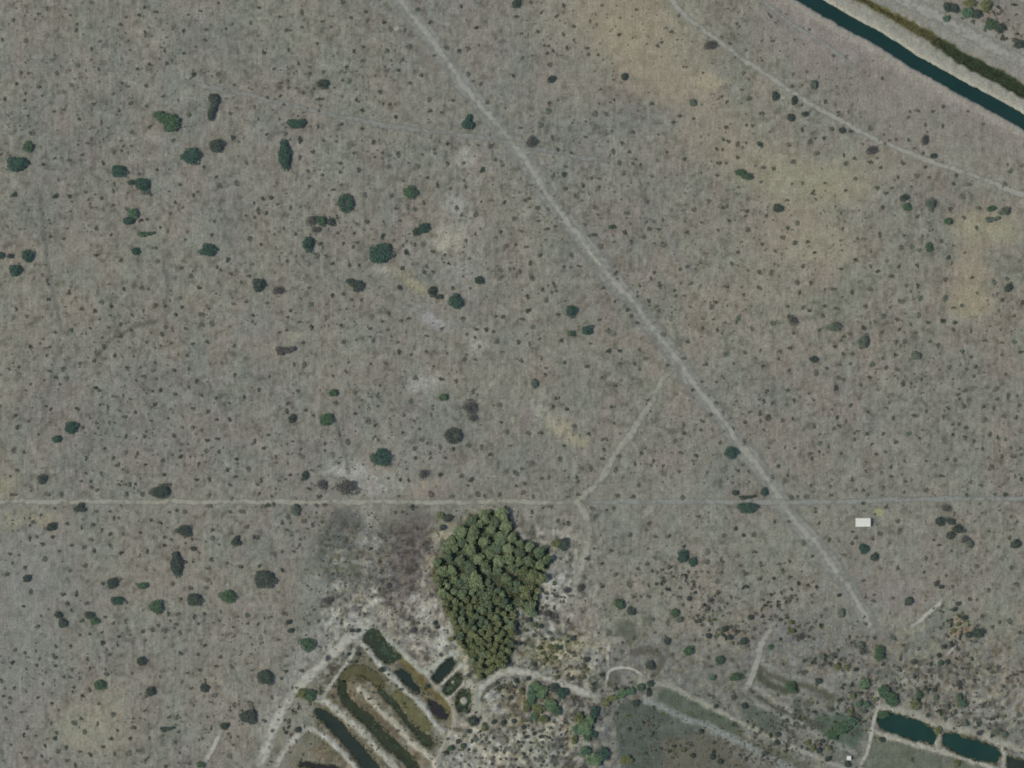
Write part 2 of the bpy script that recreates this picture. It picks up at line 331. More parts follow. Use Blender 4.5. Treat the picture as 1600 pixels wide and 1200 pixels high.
PATCHES = [  # cx, cy, rx, ry, turn, colour, strength : bare sand, ash and litter
 (600, 862, 112, 72, 0, (104, 102, 92), .8), (640, 900, 60, 70, 0, (104, 99, 90), .5),
 (975, 30, 114, 66, .2, (147, 135, 111), 0.64), (1010, 95, 96, 54, .4, (145, 134, 111), 0.64), (1070, 140, 72, 36, .3, (145, 134, 113), 0.55),
 (1112, 127, 28.8, 14.4, 0, (157, 144, 117), 0.59), (1060, 80, 72, 48, .2, (140, 133, 114), 0.42), (1120, 205, 72, 54, .4, (141, 132, 113), 0.51), (1190, 255, 84, 48, .3, (141, 134, 113), 0.55),
 (1245, 290, 72, 48, .2, (141, 135, 111), 0.59), (1320, 285, 54, 42, 0, (145, 138, 113), 0.59), (1265, 370, 78, 50.4, .4, (143, 134, 113), 0.55), (1195, 400, 54, 78, .2, (137, 130, 113), 0.42),
 (1350, 250, 72, 30, .3, (137, 132, 115), 0.34), (1540, 355, 62.4, 28.8, .1, (143, 138, 111), 0.59), (1518, 430, 31.2, 66, -.1, (147, 136, 113), 0.64), (1515, 475, 38.4, 24, 0, (147, 140, 111), 0.55), (1400, 265, 48, 30, 0, (136, 129, 112), 0.34),
 (875, 25, 72, 60, 0, (137, 130, 113), 0.38), (900, 110, 72, 72, 0, (135, 128, 113), 0.30), (1560, 290, 84, 30, .4, (137, 132, 115), 0.26), (1240, 60, 84, 36, .5, (131, 124, 115), 0.51), (1330, 120, 132, 48, .5, (131, 124, 113), 0.51), (1450, 195, 120, 48, .5, (133, 127, 115), 0.51),
 (905, 690, 22, 9, .4, (151, 145, 115), .6), (865, 660, 28, 8, .9, (142, 138, 116), .6), (822, 655, 14, 18, 0, (122, 112, 104), .7), (880, 670, 14, 7, .5, (149, 143, 117), .5),
 (700, 372, 20, 20, 0, (155, 151, 133), .55), (690, 385, 10, 6, 0, (161, 155, 135), .7), (706, 322, 18, 14, 0, (150, 148, 134), .4), (745, 540, 16, 9, 0, (150, 146, 134), .55), (672, 500, 26, 10, .5, (146, 144, 140), .5), (662, 600, 26, 14, 0, (148, 144, 134), .5),
 (540, 735, 34, 14, .3, (154, 152, 140), .6), (560, 745, 26, 22, .3, (150, 148, 138), .5), (612, 750, 24, 16, 0, (142, 142, 128), .55), (640, 440, 36, 9, .5, (142, 136, 104), .5), (600, 422, 16, 6, 0, (146, 142, 124), .6), (727, 247, 14, 16, 0, (152, 150, 138), .55),
 (690, 765, 40, 14, 0, (128, 116, 106), .5), (1215, 765, 14, 16, .4, (146, 150, 120), .7), (460, 525, 10, 8, 0, (146, 140, 118), .5), (350, 592, 8, 5, 0, (149, 145, 137), .4), (400, 510, 40, 30, 0, (126, 126, 120), .4),
 (152, 1135, 55, 55, .2, (139, 133, 113), 0.36), (172, 1085, 26, 22, 0, (139, 133, 113), 0.30), (110, 1145, 18, 30, -.3, (143, 139, 117), 0.30), (125, 1005, 16, 34, 0, (132, 128, 114), 0.30), (210, 945, 10, 14, 0, (137, 133, 117), 0.30), (220, 1015, 5, 8, 0, (148, 146, 136), 0.36), (82, 948, 4, 7, 0, (153, 149, 133), 0.36),
 (45, 808, 45, 16, 0, (139, 135, 113), 0.30), (8, 760, 22, 24, 0, (143, 139, 107), 0.36), (12, 680, 14, 90, 0, (132, 128, 108), 0.24), (20, 822, 16, 8, 0, (145, 133, 109), 0.30), (30, 1000, 60, 140, 0, (126, 127, 120), .4), (60, 880, 60, 60, 0, (124, 124, 120), .3),
 (205, 128, 12, 3, 0, (151, 147, 129), .6), (620, 45, 5, 4, 0, (158, 154, 138), .8), (385, 147, 14, 3, 0, (145, 141, 123), .5), (285, 125, 16, 4, 0, (134, 140, 126), .5), (5, 135, 16, 20, 0, (135, 131, 113), .5),
 # round the grove and the village
 (690, 835, 18, 26, .5, (153, 147, 125), .8), (668, 885, 13, 40, 0, (151, 145, 129), .75), (668, 955, 20, 26, .2, (151, 147, 133), .75), (690, 1005, 24, 26, .4, (152, 152, 138), .8), (650, 1000, 22, 24, .4, (146, 142, 130), .6), (725, 1030, 14, 22, -.5, (154, 148, 124), .8), (770, 796, 40, 5, 0, (155, 151, 131), .7),
 (642, 850, 30, 56, .1, (98, 92, 86), .95), (622, 920, 26, 40, .1, (108, 102, 95), .8), (540, 812, 30, 20, .2, (94, 94, 87), .95), (520, 848, 28, 32, .4, (96, 97, 88), .95), (495, 875, 20, 18, 0, (106, 108, 94), .5), (540, 888, 40, 17, 0, (98, 100, 88), .85), (585, 885, 26, 18, .3, (108, 105, 96), .7),
 (578, 830, 14, 50, 0, (138, 136, 124), .6), (600, 800, 10, 16, 0, (142, 138, 124), .5), (532, 862, 5, 8, 0, (162, 158, 140), .8), (522, 878, 4, 4, 0, (170, 166, 150), .8), (574, 879, 5, 3, 0, (165, 160, 144), .7), (510, 920, 40, 26, 0, (128, 132, 122), .5), (530, 915, 10, 8, 0, (158, 154, 138), .6), (583, 940, 5, 18, .2, (164, 160, 146), .8), (562, 962, 18, 20, 0, (146, 144, 136), .75), (525, 955, 26, 5, -.5, (160, 158, 144), .6), (600, 960, 30, 24, 0, (134, 130, 116), .6),
 (540, 938, 40, 12, 0, (124, 118, 106), .4), (508, 937, 10, 6, 0, (104, 102, 98), .6), (490, 1000, 40, 14, -.9, (138, 138, 128), .6), (510, 1020, 24, 18, -.8, (148, 146, 132), .7), (545, 1000, 8, 14, 0, (112, 106, 88), .5),
 (870, 905, 28, 20, .2, (144, 142, 132), .7), (868, 935, 26, 20, 0, (150, 148, 134), .7), (868, 965, 16, 12, -.4, (100, 98, 92), .8), (902, 965, 10, 10, 0, (108, 104, 98), .6), (905, 918, 9, 9, 0, (104, 102, 94), .6), (850, 985, 24, 8, 0, (150, 148, 140), .7), (880, 1010, 55, 16, 0, (146, 140, 110), .75), (930, 1000, 20, 20, 0, (141, 137, 121), .7),
 (965, 998, 14, 8, 0, (160, 154, 142), .8), (925, 1030, 16, 22, 0, (148, 148, 138), .7), (850, 1030, 40, 16, .2, (134, 130, 104), .6), (900, 1050, 30, 10, 0, (134, 128, 104), .5), (830, 1085, 60, 12, 0, (122, 116, 92), .5), (800, 1100, 26, 22, 0, (120, 112, 92), .8), (790, 1075, 20, 8, 0, (124, 116, 92), .5), (770, 1090, 14, 14, 0, (146, 144, 130), .6), (778, 1110, 10, 5, 0, (158, 154, 144), .8),
 (800, 1130, 40, 8, 0, (112, 108, 84), .6), (770, 1165, 60, 34, 0, (150, 146, 130), .8), (725, 1190, 30, 20, 0, (150, 150, 138), .7), (835, 1170, 40, 26, 0, (134, 136, 122), .6), (860, 1190, 30, 20, 0, (108, 112, 104), .5), (890, 1155, 20, 30, 0, (116, 110, 88), .4), (800, 1182, 14, 8, 0, (155, 145, 115), .5),
 (978, 1058, 22, 12, 0, (130, 122, 108), .5), (1000, 1030, 24, 12, 0, (124, 122, 114), .5), (540, 1085, 60, 60, 0, (124, 116, 98), .35), (560, 1053, 34, 9, .2, (102, 92, 62), .85), (586, 1068, 14, 9, .8, (98, 90, 60), .75), (548, 1086, 9, 13, 0, (145, 121, 99), .8), (520, 1085, 7, 16, 0, (139, 119, 91), .6), (595, 1105, 24, 20, .8, (118, 110, 96), .6),
 (640, 1045, 22, 10, .9, (112, 104, 72), .8), (655, 1062, 20, 10, .8, (108, 104, 76), .7), (672, 1088, 12, 10, .5, (133, 115, 107), .7), (698, 1095, 12, 18, -.4, (126, 112, 84), .6), (706, 1128, 10, 16, 0, (131, 117, 91), .6), (640, 1110, 30, 20, .9, (112, 108, 80), .55), (660, 1130, 26, 12, .9, (110, 106, 82), .6), (610, 1100, 20, 6, .8, (108, 106, 80), .5), (650, 1180, 20, 12, .6, (124, 110, 88), .6),
 (515, 1168, 24, 14, .7, (112, 104, 82), .7), (480, 1155, 18, 12, .4, (112, 114, 106), .5), (497, 1175, 22, 8, .3, (124, 98, 78), .5), (484, 1190, 14, 8, 0, (145, 137, 123), .6), (535, 1148, 20, 5, .8, (130, 118, 96), .6), (590, 1178, 20, 7, .8, (128, 112, 92), .5), (475, 1082, 12, 12, 0, (128, 126, 92), .6), (452, 1120, 12, 22, .5, (120, 120, 100), .5), (437, 1150, 6, 30, .2, (124, 120, 98), .5),
 (1315, 1066, 32, 12, 0, (140, 138, 128), .7), (1340, 1030, 20, 12, 0, (130, 126, 118), .4), (1275, 1003, 22, 5, .2, (150, 148, 136), .6), (1304, 1104, 14, 9, .1, (154, 150, 140), .8), (1260, 1010, 30, 8, 0, (132, 130, 120), .4), (1405, 1095, 12, 14, 0, (143, 137, 129), .6), (1308, 918, 5, 3, 0, (152, 148, 128), .7), (1372, 800, 11, 5, 0, (154, 150, 112), .9), (1357, 838, 2, 5, 0, (154, 152, 138), .5), (1345, 816, 18, 11, 0, (138, 134, 122), .5),
 (1200, 1095, 30, 20, .4, (128, 122, 106), .4), (1205, 1098, 16, 5, .5, (146, 140, 118), .6), (1232, 1105, 8, 5, .2, (147, 143, 123), .6), (1185, 1160, 14, 3, .4, (157, 153, 131), .7), (1120, 1180, 20, 6, .4, (137, 129, 115), .6), (1240, 1165, 40, 8, .5, (130, 124, 106), .5), (1252, 1165, 50, 20, .4, (112, 108, 92), .4), (1300, 1180, 20, 14, 0, (108, 108, 84), .6), (1330, 1195, 20, 8, 0, (140, 138, 128), .6),
 (1500, 985, 16, 12, -.5, (139, 121, 95), .6), (1495, 970, 10, 6, 0, (149, 131, 105), .5), (1423, 985, 9, 4, -.3, (147, 137, 107), .6), (1400, 930, 60, 30, 0, (126, 118, 110), .4), (1365, 950, 16, 20, 0, (124, 128, 120), .4), (1230, 990, 16, 14, 0, (116, 112, 116), .4), (1530, 30, 60, 24, .5, (128, 118, 106), .6), (1570, 66, 48, 14.4, .4, (143, 130, 113), 0.51), (1550, 20, 16.8, 7.2, 0, (149, 130, 111), 0.42), (1590, 20, 40, 20, 0, (122, 114, 106), .4),
]
FLECKS = [  # ragged pale bare ground: cx, cy, rx, ry, turn, colour, strength
 (727, 247, 16, 20, 0, (156, 154, 142), .8), (712, 322, 22, 22, 0, (154, 152, 140), .7), (700, 372, 30, 30, 0, (160, 152, 134), .8), (738, 355, 26, 26, 0, (146, 145, 136), .5), (720, 420, 40, 30, 0, (144, 144, 132), .5), (600, 425, 22, 10, .3, (152, 148, 134), .7), (655, 445, 26, 14, .4, (148, 142, 112), .7),
 (690, 475, 26, 16, .3, (150, 144, 120), .6), (675, 500, 36, 12, .5, (152, 150, 146), .7), (745, 535, 22, 24, 0, (154, 150, 138), .7), (758, 515, 30, 14, 0, (144, 134, 118), .5), (665, 600, 34, 20, 0, (152, 150, 138), .75), (690, 575, 20, 10, 0, (146, 142, 130), .5), (840, 640, 30, 18, .8, (150, 146, 130), .7), (880, 672, 34, 18, .4, (152, 144, 118), .75),
 (545, 742, 44, 24, .2, (158, 156, 144), .9), (585, 760, 50, 20, 0, (148, 148, 136), .7), (612, 745, 22, 30, 0, (150, 150, 138), .7), (665, 762, 24, 16, 0, (146, 132, 112), .6), (640, 700, 60, 30, 0, (136, 136, 126), .45),
 (577, 830, 14, 60, 0, (150, 148, 136), .8), (600, 850, 20, 20, 0, (144, 142, 130), .5), (530, 868, 12, 16, 0, (168, 164, 148), .9), (575, 880, 20, 8, 0, (156, 152, 138), .7), (583, 935, 10, 34, .1, (164, 160, 148), .9), (548, 950, 50, 26, -.3, (158, 156, 142), .85), (640, 950, 20, 40, 0, (158, 152, 138), .8), (560, 985, 40, 22, 0, (152, 150, 140), .8), (500, 990, 40, 20, -.6, (146, 145, 134), .7), (480, 1040, 24, 40, .6, (152, 150, 140), .8), (430, 1110, 22, 60, .4, (152, 150, 140), .7),
 (672, 975, 30, 50, 0, (160, 156, 144), .8), (870, 930, 34, 40, 0, (154, 152, 140), .8), (930, 1010, 30, 40, 0, (154, 150, 134), .75), (965, 995, 18, 10, 0, (166, 162, 150), .9), (880, 1010, 60, 24, 0, (150, 146, 116), .6), (770, 1165, 80, 36, 0, (160, 156, 138), .85), (775, 1095, 20, 22, 0, (158, 156, 144), .8), (860, 1130, 50, 30, 0, (140, 134, 114), .5),
 (460, 530, 10, 10, 0, (150, 144, 122), .6), (150, 1130, 60, 56, 0, (150, 142, 116), .6), (45, 812, 50, 20, 0, (150, 142, 112), .6), (205, 945, 14, 16, 0, (150, 142, 124), .6), (1545, 355, 50, 26, 0, (152, 146, 116), .5), (1280, 390, 60, 40, 0, (150, 142, 118), .5), (1304, 1104, 14, 10, 0, (164, 160, 150), .9), (1210, 1098, 26, 12, .4, (152, 146, 126), .8), (1240, 1170, 50, 14, .4, (148, 142, 122), .7), (1120, 1180, 30, 10, .4, (148, 136, 120), .7), (1500, 985, 20, 20, 0, (146, 122, 96), .7)]
GROVE = [(735, 801), (755, 798), (775, 798), (793, 801), (800, 814), (804, 828), (815, 840), (828, 850), (845, 853), (857, 860), (861, 872), (858, 888), (850, 902), (846, 920), (843, 940), (840, 955), (826, 962), (812, 950), (806, 968), (804, 984), (804, 1014), (797, 1036), (778, 1046), (762, 1056), (748, 1066), (738, 1047), (732, 1029), (720, 1011), (713, 1003), (709, 984), (700, 965), (693, 955), (688, 937), (682, 915), (677, 900), (676, 878), (688, 866), (698, 842), (708, 830), (722, 822), (730, 806)]
def pgrid():
    inner_x = np.arange(-70, 1671, 2.0)
    inner_y = np.arange(-70, 1271, 2.0)
    outs = np.array([6, 14, 26, 44, 72, 115, 180, 290, 480, 800, 1400, 2600, 5000, 9000, 16000.0])
    gx = np.concatenate([inner_x[0] - outs[::-1], inner_x, inner_x[-1] + outs])
    gy = np.concatenate([inner_y[0] - outs[::-1], inner_y, inner_y[-1] + outs])
    return gx, gy

def land_height(X, Y, coarse=False):
    """metres above the plain"""
    Z = (fbm(X / 260, Y / 260, 3, 3) - .5) * 1.2 + (fbm(X / 18, Y / 18, 5, 2) - .5) * .25
    Xw = X + (fbm(X / 8, Y / 8, 31, 2) - .5) * 8
    Yw = Y + (fbm(X / 8, Y / 8, 37, 2) - .5) * 8
    d, _ = seg_dist(X + (Xw - X) * .35, Y + (Yw - Y) * .35, CANAL)
    Z = Z * sstep(20, 50, d)
    Z = Z + 1.6 * sstep(34, 18, d) * sstep(9, 13, d) - 2.6 * sstep(12.2, 8.0, d)
    d, al = seg_dist(Xw, Yw, DITCH)
    w = 4 + 5 * np.clip((X - 1380) / 150, 0, 1)
    Z = Z - 1.3 * sstep(w + 2, w - 2, d)
    for pts, hw, c, s, h in RIDGES:
        d, _ = seg_dist(Xw, Yw, pts)
        Z = Z + h * sstep(hw + 2.5, 0, d)
    for poly, key, lab in PONDS:
        bx = [p[0] for p in poly]; by = [p[1] for p in poly]
        m = (X > min(bx) - 12) & (X < max(bx) + 12) & (Y > min(by) - 12) & (Y < max(by) + 12)
        if not m.any(): continue
        sd = sdist(X[m] + (Xw[m] - X[m]) * .95, Y[m] + (Yw[m] - Y[m]) * .95, poly)
        k = sstep(2.2, -2.0, sd)
        Z[m] = Z[m] * (1 - k) + (-1.9) * k
    for x, y, r in ISLETS:
        d = np.hypot(X - x, Y - y)
        Z = np.maximum(Z, .5 - 2.4 * sstep(r - 1.5, r + 2.5, d))
    return Z

def soil_colours(X, Y):
    f1 = fbm(X / 230, Y / 230, 11, 3)[..., None]
    f2 = fbm(X / 60, Y / 60, 13, 3)[..., None]
    f3 = fbm(X / 9, Y / 9, 15, 3)[..., None]
    C = np.zeros(X.shape + (3,)) + np.array([123.0, 120.0, 107.5])
    east = sstep(600, 1300, X)[..., None] * sstep(900, 500, Y)[..., None]
    C = C + east * np.array([2.5, 1.0, 0.0])
    f4 = fbm(X / 4.5, Y / 5.5, 17, 2)[..., None]
    C = C + (f1 - .5) * 2 * np.array([3, 2, 0.]) + (f2 - .5) * 2 * np.array([5, 4.5, 3.]) + (f3 - .5) * 2 * np.array([10, 10, 9.5])
    C = C + (f4 - .5) * 2 * np.array([10, 9.5, 9]) - sstep(.40, .22, f4) * 7
    f5 = fbm(X / 8 + 9, Y / 8 + 5, 19, 2)[..., None]
    C = C - sstep(.40, .20, f5) * np.array([15, 14, 13.]) + sstep(.62, .8, f5) * 5
    # bluish-green and reddish stains
    g = fbm(X / 34 + 50, Y / 48, 21, 3)
    C = C + sstep(.54, .72, g)[..., None] * np.array([-3, 0, -.5]) + sstep(.46, .3, g)[..., None] * np.array([2, -1, -1.])
    # rows of dry grass running north-south on the plain
    st = vnoise(X / 3.4 + vnoise(X / 30, Y / 30, 4) * 3, Y / 26, 41)
    C = C + ((st - .5) * 13)[..., None] * (.4 + .6 * fbm(X / 120, Y / 120, 44, 2))[..., None]
    Xw = X + (fbm(X / 14, Y / 14, 51, 3) - .5) * 22
    Yw = Y + (fbm(X / 14, Y / 14, 57, 3) - .5) * 22
    def mix(mask, c, s):
        nonlocal C
        k = (np.clip(mask, 0, 1) * s)[..., None]
        C = C * (1 - k) + (np.array(c, float) + (f3 - .5) * 22) * k
    for cx, cy, rx, ry, a, c, s in PATCHES:
        R = 2.0 * max(rx, ry) + 14
        if False: pass
        m = (np.abs(X - cx) < R) & (np.abs(Y - cy) < R)
        if not m.any(): continue
        k_w = 1.0 if max(rx, ry) > 12 else .35
        dx, dy = X[m] + (Xw[m] - X[m]) * k_w - cx, Y[m] + (Yw[m] - Y[m]) * k_w - cy
        u = (dx * math.cos(a) + dy * math.sin(a)) / rx
        v = (-dx * math.sin(a) + dy * math.cos(a)) / ry
        k = (sstep(1.35, .35, np.hypot(u, v)) * s)[..., None]
        C[m] = C[m] * (1 - k) + (np.array(c, float) + (f3[m] - .5) * 26) * k
    fk = fbm(X / 4.6, Y / 4.6, 171, 2); fk2 = fbm(X / 15, Y / 15, 177, 2)
    for cx, cy, rx, ry, a, c, s in FLECKS:
        m = (np.abs(X - cx) < 2.2 * max(rx, ry)) & (np.abs(Y - cy) < 2.2 * max(rx, ry))
        if not m.any(): continue
        dx, dy = X[m] - cx, Y[m] - cy
        u = (dx * math.cos(a) + dy * math.sin(a)) / rx; v = (-dx * math.sin(a) + dy * math.cos(a)) / ry
        k = (sstep(1.5, .2, np.hypot(u, v)) * s * (.72 if cy > 780 and cx < 680 else .9) * sstep(.45, .60, fk[m] * .6 + fk2[m] * .4))[..., None]
        C[m] = C[m] * (1 - k) + (np.array(c, float) + 5) * k
    # leaf litter and undergrowth soil under the grove
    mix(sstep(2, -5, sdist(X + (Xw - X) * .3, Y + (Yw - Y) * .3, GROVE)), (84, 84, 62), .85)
    # greener, darker stubble of the eastern plots and the village edge
    bz = sdist(X + (Xw - X), Y + (Yw - Y), [(960, 985), (1130, 1020), (1190, 960), (1330, 965), (1440, 1075), (1640, 1160), (1640, 1240), (880, 1240), (930, 1090)])
    mix(sstep(30, -25, bz) * (.85 + .5 * (fbm(X / 17, Y / 17, 67, 2) - .5)), (111, 111, 103), .55)
    # strongly mottled ground by the grove, the ponds and the village
    zone = sstep(480, 520, X) * sstep(960, 880, X) * sstep(800, 850, Y) + sstep(800, 900, X) * sstep(1000, 1060, Y) * .55
    zone = np.clip(zone, 0, 1) * (1 - .45 * sstep(960, 900, Y) * sstep(700, 640, X))
    q = fbm(X / 7.5, Y / 7.5, 61, 3)
    C = C + (zone * (sstep(.54, .70, q) * 28 - sstep(.47, .30, q) * 36))[..., None] * np.array([1, .97, .86])
    busy = np.clip(sstep(470, 520, X) * sstep(880, 820, X) * sstep(795, 830, Y) + sstep(780, 860, X) * sstep(930, 1010, Y), 0, 1)[..., None]
    q2 = fbm(X / 3.4, Y / 3.4, 93, 2)[..., None]; q3 = fbm(X / 6.5, Y / 6.5, 95, 2)[..., None]
    C = C + busy * ((q2 - .5) * np.array([34, 34, 30.]) + (q3 - .5) * np.array([9, 2, -11.]) + np.array([-3, -3.5, -4.]))
    # damp olive-brown earth between the ponds' ridges
    pz = sdist(X + (Xw - X) * .4, Y + (Yw - Y) * .4, [(500, 1085), (540, 1030), (575, 1005), (600, 1035), (655, 1050), (705, 1085), (714, 1130), (690, 1190), (686, 1230), (440, 1230), (462, 1150), (490, 1130)])
    mix(sstep(6, -6, pz) * (.55 + .9 * (fbm(X / 11, Y / 11, 63, 2) - .5)), (106, 100, 80), .95)
    ez = sdist(X + (Xw - X) * .6, Y + (Yw - Y) * .6, [(1020, 1060), (1160, 1030), (1290, 1060), (1350, 1060), (1360, 1230), (1000, 1230)])
    mix(sstep(8, -8, ez) * (.5 + .9 * (fbm(X / 13, Y / 13, 65, 2) - .5)), (108, 109, 98), .8)
    Xw = X + (fbm(X / 7, Y / 7, 71, 2) - .5) * 6
    Yw = Y + (fbm(X / 7, Y / 7, 77, 2) - .5) * 6
    for poly, c, s, dep in PLOTS:
        sd = sdist(Xw, Yw, poly)
        mix(sstep(7, -5, sd + (f3[..., 0] - .5) * 8) * (1.0 + .8 * (fbm(X / 16, Y / 16, 81, 2) - .5)), np.array(c) - np.array([8, 6, 8]), min(1, s * 1.45))
    for pts, hw, c, s in DAMP:
        d, _ = seg_dist(Xw, Yw, pts)
        if pts[0][0] > 950 and pts[0][1] > 1000: hw = hw + 1.6
        mix(sstep(hw + 3, hw - 1, d), np.array(c) - 12, min(1, s * 1.4))
    # canal banks, ditch, road on the levee
    dc, _ = seg_dist(Xw, Yw, CANAL)
    side = (Y - np.interp(X, [p[0] for p in CANAL], [p[1] for p in CANAL]))
    mix(sstep(27, 20, dc) * (side > 0), (152, 147, 129), .9)
    mix(sstep(38, 26, dc) * (side < 0), (152, 148, 132), .9)
    mix(sstep(16, 12, dc), (158, 154, 136), .8)
    mix(sstep(60, 30, dc) * (side > 0), (132, 124, 116), .5)
    dn, _ = seg_dist(Xw, Yw, NROAD)
    mix(sstep(30, 20, dn), (134, 132, 120), .8)
    mix(sstep(11, 8, dn), (126, 126, 120), .8)
    dd, _ = seg_dist(Xw, Yw, DITCH)
    w = 4.5 + 5 * np.clip((X - 1380) / 150, 0, 1)
    k = sstep(w + 3, w - 1, dd)
    gr = np.clip((X - 1430) / 70, 0, 1)[..., None]
    cc = np.array([92, 86, 52.]) * (1 - gr) + np.array([52, 60, 42.]) * gr
    C = C * (1 - k[..., None]) + cc * k[..., None]
    for pts, hw, c, s, h in RIDGES:
        d, _ = seg_dist(Xw, Yw, pts)
        mix(sstep(hw + 2, hw - 2, d) * (.95 + .6 * (fbm(X / 6, Y / 6, 91, 2) - .5)), np.array(c) + 8, min(1, s * 1.15))
    for poly, key, lab in PONDS:
        bx = [p[0] for p in poly]; by = [p[1] for p in poly]
        m = (X > min(bx) - 16) & (X < max(bx) + 16) & (Y > min(by) - 16) & (Y < max(by) + 16)
        if not m.any(): continue
        k = (sstep(4.5, 0, sdist(Xw[m], Yw[m], poly)) * .8)[..., None]
        C[m] = C[m] * (1 - k) + np.array([84, 82, 62.]) * k
    for x, y, r in ISLETS:
        mix(sstep(r + 1.5, r - 1, np.hypot(X - x, Y - y)), (160, 154, 140), .9)
    # beyond the surveyed square the plain simply goes on
    out = np.maximum(np.maximum(-70 - X, X - 1670), np.maximum(-70 - Y, Y - 1270))
    k = sstep(-25, 30, out)[..., None]
    C = C * (1 - k) + (np.array([122.0, 119.5, 108.0]) + (fbm(X / 900, Y / 900, 401, 2) - .5)[..., None] * 14) * k
    return np.clip(C, 20, 235)

gx, gy = pgrid()
GX, GY = np.meshgrid(gx, gy)
HZ = land_height(GX, GY)
SC = soil_colours(GX, GY)
V = np.stack([wx(GX), wy(GY), HZ], -1).reshape(-1, 3)
nx, ny = len(gx), len(gy)
idx = np.arange(nx * ny).reshape(ny, nx)
F4 = np.stack([idx[1:, :-1], idx[1:, 1:], idx[:-1, 1:], idx[:-1, :-1]], -1).reshape(-1, 4)
gm = quads_mesh("ground", V, F4)
att = gm.attributes.new("soil", 'FLOAT_COLOR', 'POINT')
rgba = np.ones((nx * ny, 4), np.float32)
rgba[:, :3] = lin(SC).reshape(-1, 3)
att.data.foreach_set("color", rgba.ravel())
gm.polygons.foreach_set("use_smooth", np.ones(len(F4), bool))
ground = link("ground", gm, ground_material())
tag(ground, "flat grey-brown dry savanna plain under everything", "ground", kind="structure")

def ground_z(px, py):
    """height of the terrain mesh in metres at photograph pixels (arrays or scalars)"""
    px, py = np.asarray(px, float), np.asarray(py, float)
    i = np.clip(np.searchsorted(gx, px) - 1, 0, nx - 2); j = np.clip(np.searchsorted(gy, py) - 1, 0, ny - 2)
    u = np.clip((px - gx[i]) / (gx[i + 1] - gx[i]), 0, 1); v = np.clip((py - gy[j]) / (gy[j + 1] - gy[j]), 0, 1)
    return (HZ[j, i] * (1 - u) + HZ[j, i + 1] * u) * (1 - v) + (HZ[j + 1, i] * (1 - u) + HZ[j + 1, i + 1] * u) * v

# ---------------------------------------------------------------- water
WM = {"olive": water_material("olive_shallows", (78, 74, 50), (92, 88, 60), .12), "weed": water_material("weedy_water", (44, 52, 40), (58, 64, 48), .15),
      "teal": water_material("teal_water", (36, 46, 42), (44, 54, 46)),
      "black": water_material("black_water", (42, 40, 40), (52, 50, 48)),
      "moss": water_material("mossy_water", (44, 50, 36), (58, 62, 44), .08),
      "deep": water_material("deep_pool_water", (38, 48, 42), (50, 56, 46), .06),
      "green": water_material("green_water", (28, 52, 46), (36, 60, 52), .05),
      "canal": water_material("canal_water", (26, 49, 46), (32, 55, 50), .03)}
from mathutils.geometry import tessellate_polygon
def sheet(name, poly, z, mat, label, cat, grow=0.0):
    P = poly
    if grow:
        cx = sum(p[0] for p in P) / len(P); cy = sum(p[1] for p in P) / len(P)
    vs = [Vector((wx(p[0]), wy(p[1]), 0)) for p in P]
    tris = tessellate_polygon([vs])
    F = []
    for t in tris:
        a, b, c = (vs[k] for k in t)
        if (b - a).cross(c - a).z < 0: t = (t[0], t[2], t[1])
        F.append(tuple(t))
    me = mesh(name, [(v.x, v.y, z) for v in vs], F)
    o = link(name, me, mat)
    return tag(o, label, cat, kind="structure")
sheet("canal_water", band(CANAL, 11.5), -.55, WM["canal"], "wide dark teal canal running across the north-eastern corner", "canal")
def grow_poly(poly, g):
    out = []
    n = len(poly)
    A = sum(poly[i][0] * poly[(i + 1) % n][1] - poly[(i + 1) % n][0] * poly[i][1] for i in range(n))
    s = 1 if A > 0 else -1
    for i in range(n):
        a, p, b = poly[i - 1], poly[i], poly[(i + 1) % n]
        dx, dy = b[0] - a[0], b[1] - a[1]
        q = math.hypot(dx, dy) or 1
        out.append((p[0] + s * dy / q * g, p[1] - s * dx / q * g))
    return out
PONDW = dict(WM)
for poly, key, lab in PONDS:
    sheet("pond_water", grow_poly(poly, 1.2), -.95, WM[key], lab, "pond")

